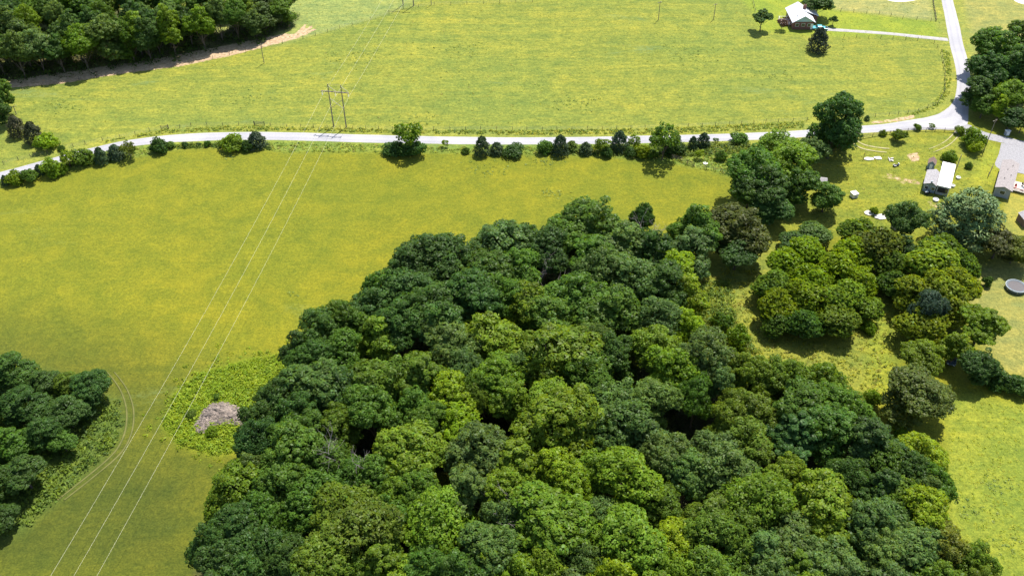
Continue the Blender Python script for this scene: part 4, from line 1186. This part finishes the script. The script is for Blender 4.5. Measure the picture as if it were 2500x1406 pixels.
def window(parent, c, w, h, face, frame='trim'):
    """face: 'y' wall facing -y, 'x' wall facing -x, 'X' wall facing +x"""
    o = None
    if face == 'y':
        o = MB().box((c[0], c[1] - .02, c[2]), (w + .16, .06, h + .16)).build('window', frame, parent)
        MB().box((c[0], c[1] - .055, c[2]), (w, .02, h)).build('pane', 'glass', o)
    else:
        s = -1 if face == 'x' else 1
        o = MB().box((c[0] + s * .02, c[1], c[2]), (.06, w + .16, h + .16)).build('window', frame, parent)
        MB().box((c[0] + s * .055, c[1], c[2]), (.02, w, h)).build('pane', 'glass', o)
    return o

def gable_roof(parent, w, l, zw, rise, over, mat, off=0.0, thick=.12, along='y', name='roof'):
    """ridge along y over x in 0..w, y in 0..l"""
    mb = MB()
    m = w / 2 + off
    for s in (0, 1):
        x0 = -over if s == 0 else w + over
        ze = zw - rise * over / (w / 2)
        vs = [(x0, -over, ze), (m, -over, zw + rise), (m, l + over, zw + rise), (x0, l + over, ze)]
        vs += [(a, b, c + thick) for a, b, c in vs]
        mb.add(vs, [(0, 1, 2, 3), (7, 6, 5, 4), (0, 4, 5, 1), (1, 5, 6, 2), (2, 6, 7, 3), (3, 7, 4, 0)])
    return mb.build(name, mat, parent)

# white-roofed trailer with a grey addition
o_, rz, w, l = frame_from((2288, 452.5), (2321.3, 458), (2302.2, 394.6), 3.0)
t = empty('trailer_home', o_, rz, 'trailer home with a flat white roof and a grey shingled addition', 'trailer home')
MB().box((w / 2, l / 2, 1.55), (w - .3, l - .3, 2.7)).build('wall', 'siding_grey', t)
rf = MB().box((w / 2, l / 2, 3.0), (w, l, .16)).build('roof', 'white_metal', t)
MB().tube((w * .62, l * .68, 3.05), (w * .62, l * .68, 3.45), .1, .1, 8).build('vent', 'dark', rf)
MB().box((w * .5, .12, 1.75), (w * .72, .06, 1.5)).build('screen_porch', 'dark', t)
window(t, (w * .80, .15, 1.75), .7, 1.1, 'y'); window(t, (w - .15, l * .25, 1.8), 1.2, .9, 'X'); window(t, (w - .15, l * .65, 1.8), 1.2, .9, 'X')
MB().box((w - .12, l * .45, 1.2), (.06, .9, 2.0)).build('door', 'trim', t)
aw = w * .92; al = l * .56
bx0 = -aw
mb = MB(); mb.box((bx0 + aw / 2, al / 2 + .2, 1.25), (aw - .1, al - .3, 2.5))
mb.add([(bx0 + .05, .35, 2.5), (-.05, .35, 2.5), (bx0 + aw * .62, .35, 3.2)], [(0, 1, 2)])
mb.add([(bx0 + .05, al + .05, 2.5), (-.05, al + .05, 2.5), (bx0 + aw * .62, al + .05, 3.2)], [(2, 1, 0)])
mb.build('addition_wall', 'siding_blue', t)
mb = MB()
for x0, z0 in ((bx0 - .25, 2.38), (-.02, 2.5)):
    m = bx0 + aw * .62
    vs = [(x0, .05, z0), (m, .05, 3.25), (m, al + .35, 3.25), (x0, al + .35, z0)]
    vs += [(a, b, c + .1) for a, b, c in vs]
    mb.add(vs, [(0, 1, 2, 3), (7, 6, 5, 4), (0, 4, 5, 1), (1, 5, 6, 2), (2, 6, 7, 3), (3, 7, 4, 0)])
mb.build('addition_roof', 'shingle_grey', t)
MB().box((bx0 + aw * .52, .28, 1.9), (.4, .3, 3.6)).build('chimney', 'siding_blue', t)
window(t, (bx0 + aw * .25, .345, 1.4), .8, .9, 'y'); window(t, (bx0 + aw * .8, .345, 1.4), .8, .9, 'y'); window(t, (bx0 + .05, al * .5, 1.4), 1.0, .9, 'x')
MB().box((bx0 + aw * .45, al + .62, .9), (1.3, .9, 1.8)).build('water_heater_box', 'white_plastic', t)
# gabled playhouse-like shed behind it
p = ground(2262, 412)
s_ = empty('garden_shed', p, rz, 'small grey-blue shed with a brown roof and pale gable trim', 'shed')
MB().box((.9, 1.1, .95), (1.8, 2.2, 1.9)).build('wall', 'siding_blue', s_)
mb = MB(); mb.add([(0, 0, 1.9), (1.8, 0, 1.9), (.9, 0, 2.75)], [(0, 1, 2)]); mb.add([(0, 2.2, 1.9), (1.8, 2.2, 1.9), (.9, 2.2, 2.75)], [(2, 1, 0)]); mb.build('gable', 'siding_blue', s_)
gable_roof(s_, 1.8, 2.2, 1.9, .85, .2, 'brown_roof')
mb = MB(); mb.tube((-.2, -.22, 1.78), (.9, -.22, 2.86), .06, .06, 4); mb.tube((2.0, -.22, 1.78), (.9, -.22, 2.86), .06, .06, 4); mb.build('trim', 'pink_panel', s_)
MB().box((.9, -.02, .85), (.7, .04, 1.6)).build('door', 'trim', s_)

# pinkish mobile home at the gravel yard
o_, rz, w, l = frame_from((2432, 456), (2461, 463), (2450, 392), 2.9)
w = max(w, 3.9)
m_ = empty('mobile_home', o_, rz, 'long mobile home with a pinkish grey shingled roof by the gravel yard', 'mobile home')
MB().box((w / 2, l / 2, 1.4), (w - .2, l - .2, 2.8)).build('wall', 'siding_grey', m_)
mb = MB(); mb.add([(.1, .1, 2.8), (w - .1, .1, 2.8), (w / 2, .1, 3.5)], [(0, 1, 2)]); mb.add([(.1, l - .1, 2.8), (w - .1, l - .1, 2.8), (w / 2, l - .1, 3.5)], [(2, 1, 0)]); mb.build('gable', 'siding_grey', m_)
rf = gable_roof(m_, w, l, 2.8, .72, .25, 'shingle_pink')
for fx, fy in ((.35, .3), (.4, .62), (.7, .45), (.66, .8)): MB().tube((w * fx, l * fy, 3.1), (w * fx, l * fy, 3.75), .08, .08, 8).build('vent', 'dark', rf)
window(m_, (w / 2, .1, 1.6), 1.2, 1.0, 'y', 'trim')
for fy in (.2, .5, .8):
    window(m_, (.1, l * fy, 1.6), 1.2, 1.0, 'x'); window(m_, (w - .1, l * fy, 1.6), 1.2, 1.0, 'X')
# deck with rails on its right side
dk = empty('deck', (o_[0] + math.cos(rz) * (w + .05) - math.sin(rz) * l * .30, o_[1] + math.sin(rz) * (w + .05) + math.cos(rz) * l * .30, o_[2]), rz, 'pale raised wooden deck with dark slatted rail against the pinkish mobile home', 'deck')
MB().box((1.75, 2.4, .55), (3.4, 4.8, .12)).build('floor', 'deck', dk)
for x in (.2, 1.75, 3.3):
    for y in (.15, 4.6): MB().box((x, y, .24), (.12, .12, .5)).build('leg', 'postwood', dk)
for i in range(12): MB().box((.15 + i * .29, .08, .95), (.14, .06, .72)).build('slat', 'dark', dk)
MB().box((1.75, .08, 1.38), (3.4, .12, .08)).build('rail', 'red', dk)
MB().box((3.36, 2.4, 1.38), (.1, 4.7, .08)).build('rail', 'red', dk)
for y in (.9, 2.0, 3.2, 4.4): MB().box((3.36, y, .98), (.08, .08, .74)).build('baluster', 'red', dk)
def chair(parent_frame, x, y, a, lb, mat):
    p = np.array(parent_frame.location); c, s = math.cos(parent_frame.rotation_euler[2]), math.sin(parent_frame.rotation_euler[2])
    o = empty('deck_chair', (p[0] + c * x - s * y, p[1] + s * x + c * y, p[2] + .61), parent_frame.rotation_euler[2] + a, lb, 'chair')
    MB().box((0, 0, .42), (.55, .55, .06)).build('seat', mat, o)
    MB().box((0, .27, .75), (.55, .06, .6)).build('backrest', mat, o)
    for i in (-1, 1):
        for j in (-1, 1): MB().box((i * .24, j * .24, .2), (.05, .05, .4)).build('leg', mat, o)
    for i in (-1, 1): MB().box((i * .29, 0, .62), (.06, .5, .04)).build('armrest', mat, o)
chair(dk, .9, 1.6, .4, 'red chair on the pale deck near the slatted rail', 'red')
chair(dk, 2.6, 1.2, -.5, 'white chair on the pale deck near the outer corner', 'white_plastic')
chair(dk, 2.5, 3.4, 2.4, 'dark chair on the pale deck at the far end', 'postwood')

# brick house on the far lawn
o_, rz, w, l = frame_from((1937, 54), (1974.5, 58), (1920, 20), 3.0)
w = max(w, 7.4); l = min(l, 15.0)
hs = empty('brick_house', o_, rz, 'red brick house with pale metal roof and light blue gable', 'house')
MB().box((w / 2, l / 2, 1.4), (w - .6, l - .6, 2.9)).build('wall', 'brick', hs)
mb = MB(); mb.add([(.05, .28, 2.85), (w - .05, .28, 2.85), (w / 2, .28, 5.0)], [(0, 1, 2)]); mb.build('front_gable', 'gable_blue', hs)
mb = MB(); mb.add([(.05, l - .28, 2.85), (w - .05, l - .28, 2.85), (w / 2, l - .28, 5.0)], [(2, 1, 0)]); mb.build('rear_gable', 'gable_blue', hs)
rf = gable_roof(hs, w, l, 2.9, 2.15, .35, 'roof_silver')
# lower wing on the right
mb = MB(); mb.box((w + 1.0, l * .66, 1.35), (2.6, l * .4, 2.7)); mb.build('wing_wall', 'brick', hs)
mb = MB()
vs = [(w * .5, l * .44, 4.95), (w + 2.6, l * .44, 2.75), (w + 2.6, l * .9, 2.75), (w * .5, l * .9, 4.95)]
vs += [(a, b, c + .14) for a, b, c in vs]
mb.add(vs, [(3, 2, 1, 0), (4, 5, 6, 7), (0, 1, 5, 4), (1, 2, 6, 5), (2, 3, 7, 6), (3, 0, 4, 7)]); mb.build('wing_roof', 'roof_silver', hs)
ch = MB().box((w * .68, l * .62, 5.0), (.9, .9, 2.2)).build('chimney', 'brick', hs); MB().box((w * .68, l * .62, 6.13), (.6, .6, .06)).build('flue', 'dark', ch)
MB().tube((w * .22, l * .2, 3.8), (w * .22, l * .2, 4.4), .09, .09, 8).build('vent_pipe', 'dark', rf)
for fx in (.22, .5, .78): window(hs, (w * fx, .30, 1.7), 1.1, 1.0, 'y')
MB().box((w * .92, .27, 1.1), (.8, .06, 2.0)).build('door', 'trim', hs)
for fy in (.25, .55, .8): window(hs, (.30, l * fy, 1.7), 1.1, 1.0, 'x')
# side porch deck on the left
mb = MB(); mb.box((-1.6, l * .45, .7), (3.4, 4.5, .14)); mb.build('porch_floor', 'pink_panel', hs)
for y in (l * .45 - 2.2, l * .45 + 2.2):
    for x in (-3.2, -.4): MB().box((x, y, .8), (.1, .1, 1.9)).build('porch_post', 'trim', hs)
for y in (l * .45 - 2.2, l * .45 + 2.2): MB().box((-1.7, y, 1.65), (3.0, .08, .08)).build('porch_rail', 'trim', hs)
MB().box((-3.2, l * .45, 1.65), (.08, 4.4, .08)).build('porch_rail', 'trim', hs)

# small sheds
def small_shed(px, w, l, h, rz, lb, roof, wallm):
    p = ground(*px)
    s_ = empty('shed', p, rz, lb, 'shed')
    MB().box((0, 0, h / 2), (w, l, h)).build('wall', wallm, s_)
    mb = MB()
    vs = [(-w / 2 - .15, -l / 2 - .15, h - .05), (0, -l / 2 - .15, h + .6), (w / 2 + .15, -l / 2 - .15, h - .05)]
    n3 = [(x, l / 2 + .15, z) for x, _, z in vs]
    mb.add(vs + n3, [(0, 1, 4, 3), (1, 2, 5, 4), (0, 2, 1), (3, 4, 5), (0, 3, 5, 2)]); mb.build('roof', roof, s_)
    MB().box((0, -l / 2 - .02, .95), (.9, .05, 1.8)).build('door', 'dark', s_)
small_shed((1998, 452), 2.2, 3.6, 1.9, 1.35, 'small grey-roofed shed half hidden by the round green tree', 'shingle_grey', 'postwood')
small_shed((2500, 545), 2.6, 3.4, 2.2, .1, 'brown shed with grey roof at the end of the lawn by the large pine', 'shingle_grey', 'brown_roof')
small_shed((2186, 556), 1.5, 1.8, 1.5, .4, 'small faded pink shed beside the loose green tree', 'pink_panel', 'pink_panel')

# ------------------------------------------------------------------ vehicles
def car(px, heading, label, paint, pickup=False, L=4.8, W=1.85):
    p = ground(*px)
    o = empty('pickup_truck' if pickup else 'car', p, heading, label, 'truck' if pickup else 'car')
    prof = [(-L / 2, .45), (-L / 2, .85), (-L * .30, .98), (-L * .17, 1.5), (L * .10, 1.52), (L * .17, 1.0) if pickup else (L * .32, 1.05), (L / 2, .98), (L / 2, .45)]
    mb = MB(); n = len(prof)
    vs = []
    for s, k in ((-1, 1), (1, 1)):
        for x, z in prof: vs.append((x, s * (W / 2 - (.16 if z > 1.2 else 0)), z))
    mb.add(vs, [tuple(range(n - 1, -1, -1)), tuple(range(n, 2 * n))] + [(i, (i + 1) % n, n + (i + 1) % n, n + i) for i in range(n)])
    mb.build('body', paint, o, .07)
    mb = MB(); mb.add([(-L * .292, -.72, 1.03), (-L * .292, .72, 1.03), (-L * .182, .66, 1.47), (-L * .182, -.66, 1.47)], [(3, 2, 1, 0)]); g = mb.build('windscreen', 'glass', o); g.location = (-.03, 0, .03)
    mb = MB(); xr = L * .17 if pickup else L * .30
    mb.add([(L * .115, -.66, 1.47), (L * .115, .66, 1.47), (xr, .72, 1.1), (xr, -.72, 1.1)], [(3, 2, 1, 0), (0, 1, 2, 3)]); g = mb.build('rear_window', 'glass', o); g.location = (.04, 0, .02)
    for s in (-1, 1):
        MB().box((-L * .03, s * (W / 2 - .085), 1.24), (L * .24, .03, .34)).build('side_window', 'glass', o)
    if pickup: MB().box((L * .335, 0, .93), (L * .29, W * .8, .12)).build('load_bed', 'dark', o)
    for x in (-L * .31, L * .30):
        for s in (-1, 1):
            wv = MB().tube((x, s * (W / 2 - .18), .34), (x, s * (W / 2 + .02), .34), .34, .34, 14).build('wheel', 'rubber', o)
            MB().tube((x, s * (W / 2 + .0), .34), (x, s * (W / 2 + .04), .34), .19, .19, 10).build('rim', 'chrome', wv)
    for s in (-1, 1):
        MB().box((-L / 2 - .01, s * .62, .72), (.06, .32, .16)).build('headlight', 'trim', o)
        MB().box((L / 2 + .01, s * .68, .78), (.05, .2, .2)).build('tail_light', 'red', o)
    return o
car((2001, 73), math.atan2(*( (ground(2015, 74) - ground(1986, 72))[:2][::-1] )), 'turquoise pickup parked on the driveway beside the brick house', 'teal_paint', True, 5.2, 1.95)
car((2323, 878), 1.1, 'dark blue car parked under the trees by the dry lawn', 'navy_paint')

# ------------------------------------------------------------------ trampoline
p = ground(2478, 705)
t = empty('trampoline', p, .3, 'round trampoline with pale rim and dark skirt on the dry lawn', 'trampoline')
R = 2.35
N = 36
def ring(r0, z0, r1, z1):
    vs = []
    for i in range(N):
        a_ = 2 * math.pi * i / N; vs.append((r0 * math.cos(a_), r0 * math.sin(a_), z0)); vs.append((r1 * math.cos(a_), r1 * math.sin(a_), z1))
    return vs, [(2 * i, 2 * ((i + 1) % N), 2 * ((i + 1) % N) + 1, 2 * i + 1) for i in range(N)]
mb = MB(); mb.add([((R - .45) * math.cos(2 * math.pi * i / N), (R - .45) * math.sin(2 * math.pi * i / N), .88) for i in range(N)], [tuple(range(N))]); mb.build('jumping_mat', 'tramp_mat', t)
mb = MB(); mb.add(*ring(R, .93, R - .5, .92)); mb.build('pad', 'tramp_pad', t)
mb = MB()
for i in range(N):
    a_, b_ = 2 * math.pi * i / N, 2 * math.pi * (i + 1) / N
    mb.tube((R * math.cos(a_), R * math.sin(a_), .95), (R * math.cos(b_), R * math.sin(b_), .95), .07, .07, 6, cap=False)
mb.build('rim', 'tramp_rim', t)
mb = MB(); mb.add(*ring(R - .03, .25, R - .03, .92)); mb.build('skirt', 'navy_paint', t)
for i in range(6):
    a_ = 2 * math.pi * i / 6
    MB().tube(((R - .06) * math.cos(a_), (R - .06) * math.sin(a_), 0), ((R - .06) * math.cos(a_), (R - .06) * math.sin(a_), .9), .04, .04, 6).build('leg', 'chrome', t)
MB().tube(((R + .5) * math.cos(2.4), (R + .5) * math.sin(2.4), 0), (R * math.cos(2.4), R * math.sin(2.4), 1.0), .05, .05, 6).build('ladder', 'tramp_rim', t)

# ------------------------------------------------------------------ things lying about the yard
def slab(px, wpx, dpx, lb, seed, h=.22):
    p = ground(*px); m = mpp(p)
    r_ = np.random.default_rng(seed)
    w, d = wpx * m / 2, dpx * m * 1.7 / 2
    poly = []
    for i in range(11):
        a_ = 2 * math.pi * i / 11; k = r_.uniform(.8, 1.12)
        poly.append((w * k * math.copysign(abs(math.cos(a_)) ** .7, math.cos(a_)), d * k * math.copysign(abs(math.sin(a_)) ** .7, math.sin(a_))))
    o = MB().prism(poly, -.1, h).build('slab', 'slab', None, .05)
    o.location = tuple(p); tag(o, lb, 'slab')
slab((2121, 389), 24, 8, 'bleached slab beside the short dark pole', 1); slab((2143, 387), 20, 8, 'bleached slab on the side of the white rubble heap', 2)
slab((2122, 521), 26, 12, 'white slab on the yard side of its pair near the loose green tree', 3); slab((2149, 530), 30, 13, 'white slab tucked against the loose green tree', 4)
def white_box(px, lb, w=1.6, d=1.6, h=1.2):
    p = ground(*px); o = empty('storage_box', p, .35, lb, 'box')
    MB().box((0, 0, h / 2), (w, d, h)).build('body', 'white_plastic', o, .04)
    MB().box((0, 0, h + .05), (w + .12, d + .12, .1)).build('lid', 'white_plastic', o, .03)
    MB().box((0, -d / 2 - .02, h * .45), (w * .5, .05, h * .4)).build('hatch', 'siding_grey', o)
white_box((2084, 480), 'white storage box standing alone on the yard grass')
def rubble(px, lb):
    p = ground(*px); o = empty('rubble_heap', p, 0, lb, 'rubble')
    r_ = np.random.default_rng(5)
    for i in range(9):
        mb = MB(); mb.box((0, 0, 0), tuple(r_.uniform(.3, .75, 3) * (1, 1, .5)))
        c = mb.build('chunk', 'slab', o, .04); c.location = (r_.normal() * .55, r_.normal() * .45, .15 + .18 * (i > 5)); c.rotation_euler = tuple(r_.uniform(-.5, .5, 3))
rubble((2176, 391), 'white heap of rubble chunks near the two bleached slabs')
p = ground(2187, 406)
o = empty('lounger', p, .3, 'dark and white lounger lying on the yard below the rubble', 'lounger')
MB().box((0, 0, .35), (1.7, .65, .12)).build('seat', 'dark', o); MB().box((.75, 0, .62), (.12, .65, .5)).build('backrest', 'white_plastic', o); MB().box((-.5, .36, .42), (.7, .1, .14)).build('armrest', 'white_plastic', o); MB().box((-.5, -.36, .42), (.7, .1, .14)).build('armrest', 'white_plastic', o)
for x in (-.7, .7):
    for y in (-.25, .25): MB().box((x, y, .15), (.06, .06, .3)).build('leg', 'dark', o)
def tub(px, lb, r=.75, h=.5):
    p = ground(*px); o = empty('washtub', p, 0, lb, 'tub')
    mb = MB(); n = 20
    for (r0, z0, r1, z1) in ((r * .85, 0, r, h), (r, h, r * .9, h), (r * .9, h, r * .75, .12)):
        vs = []
        for i in range(n):
            a_ = 2 * math.pi * i / n; vs += [(r0 * math.cos(a_), r0 * math.sin(a_), z0), (r1 * math.cos(a_), r1 * math.sin(a_), z1)]
        mb.add(vs, [(2 * i, 2 * ((i + 1) % n), 2 * ((i + 1) % n) + 1, 2 * i + 1) for i in range(n)])
    mb.add([(r * .76 * math.cos(2 * math.pi * i / n), r * .76 * math.sin(2 * math.pi * i / n), .12) for i in range(n)], [tuple(range(n))])
    mb.build('basin', 'white_plastic', o)
    MB().tube((-r - .08, 0, h - .05), (-r + .06, 0, h - .05), .05, .05, 6).build('handle', 'white_plastic', o)
tub((2284, 490), 'white tub in front of the trailer with the shaded porch'); tub((2339, 436), 'white tub beside the pole of the trailer', .6); tub((2326, 456), 'white tub at the near corner of the white-roofed trailer', .55)
tub((1722, 400), 'white dish lying in the weeds at the hay field corner', .65, .25)
p = ground(2262, 474)
o = empty('garden_cart', p, .2, 'dark garden cart with white load beside the grey addition', 'cart')
MB().box((0, 0, .55), (1.5, .8, .3)).build('tray', 'dark', o); MB().box((-.2, 0, .8), (.8, .5, .25)).build('load', 'white_plastic', o); MB().tube((.75, 0, .6), (1.4, 0, .9), .03, .03, 5).build('handle', 'chrome', o)
for s in (-1, 1): MB().tube((0, s * .42, .28), (0, s * .5, .28), .28, .28, 12).build('wheel', 'rubber', o)
p = ground(2457, 330)
o = empty('utility_cabinet', p, .2, 'pale grey utility cabinet under the trees by the gravel driveway', 'cabinet')
MB().box((0, 0, .75), (1.3, .9, 1.5)).build('body', 'siding_grey', o, .04); MB().box((0, 0, 1.55), (1.45, 1.05, .1)).build('lid', 'white_plastic', o); MB().box((0, -.46, .7), (.9, .03, 1.2)).build('door', 'trim', o)
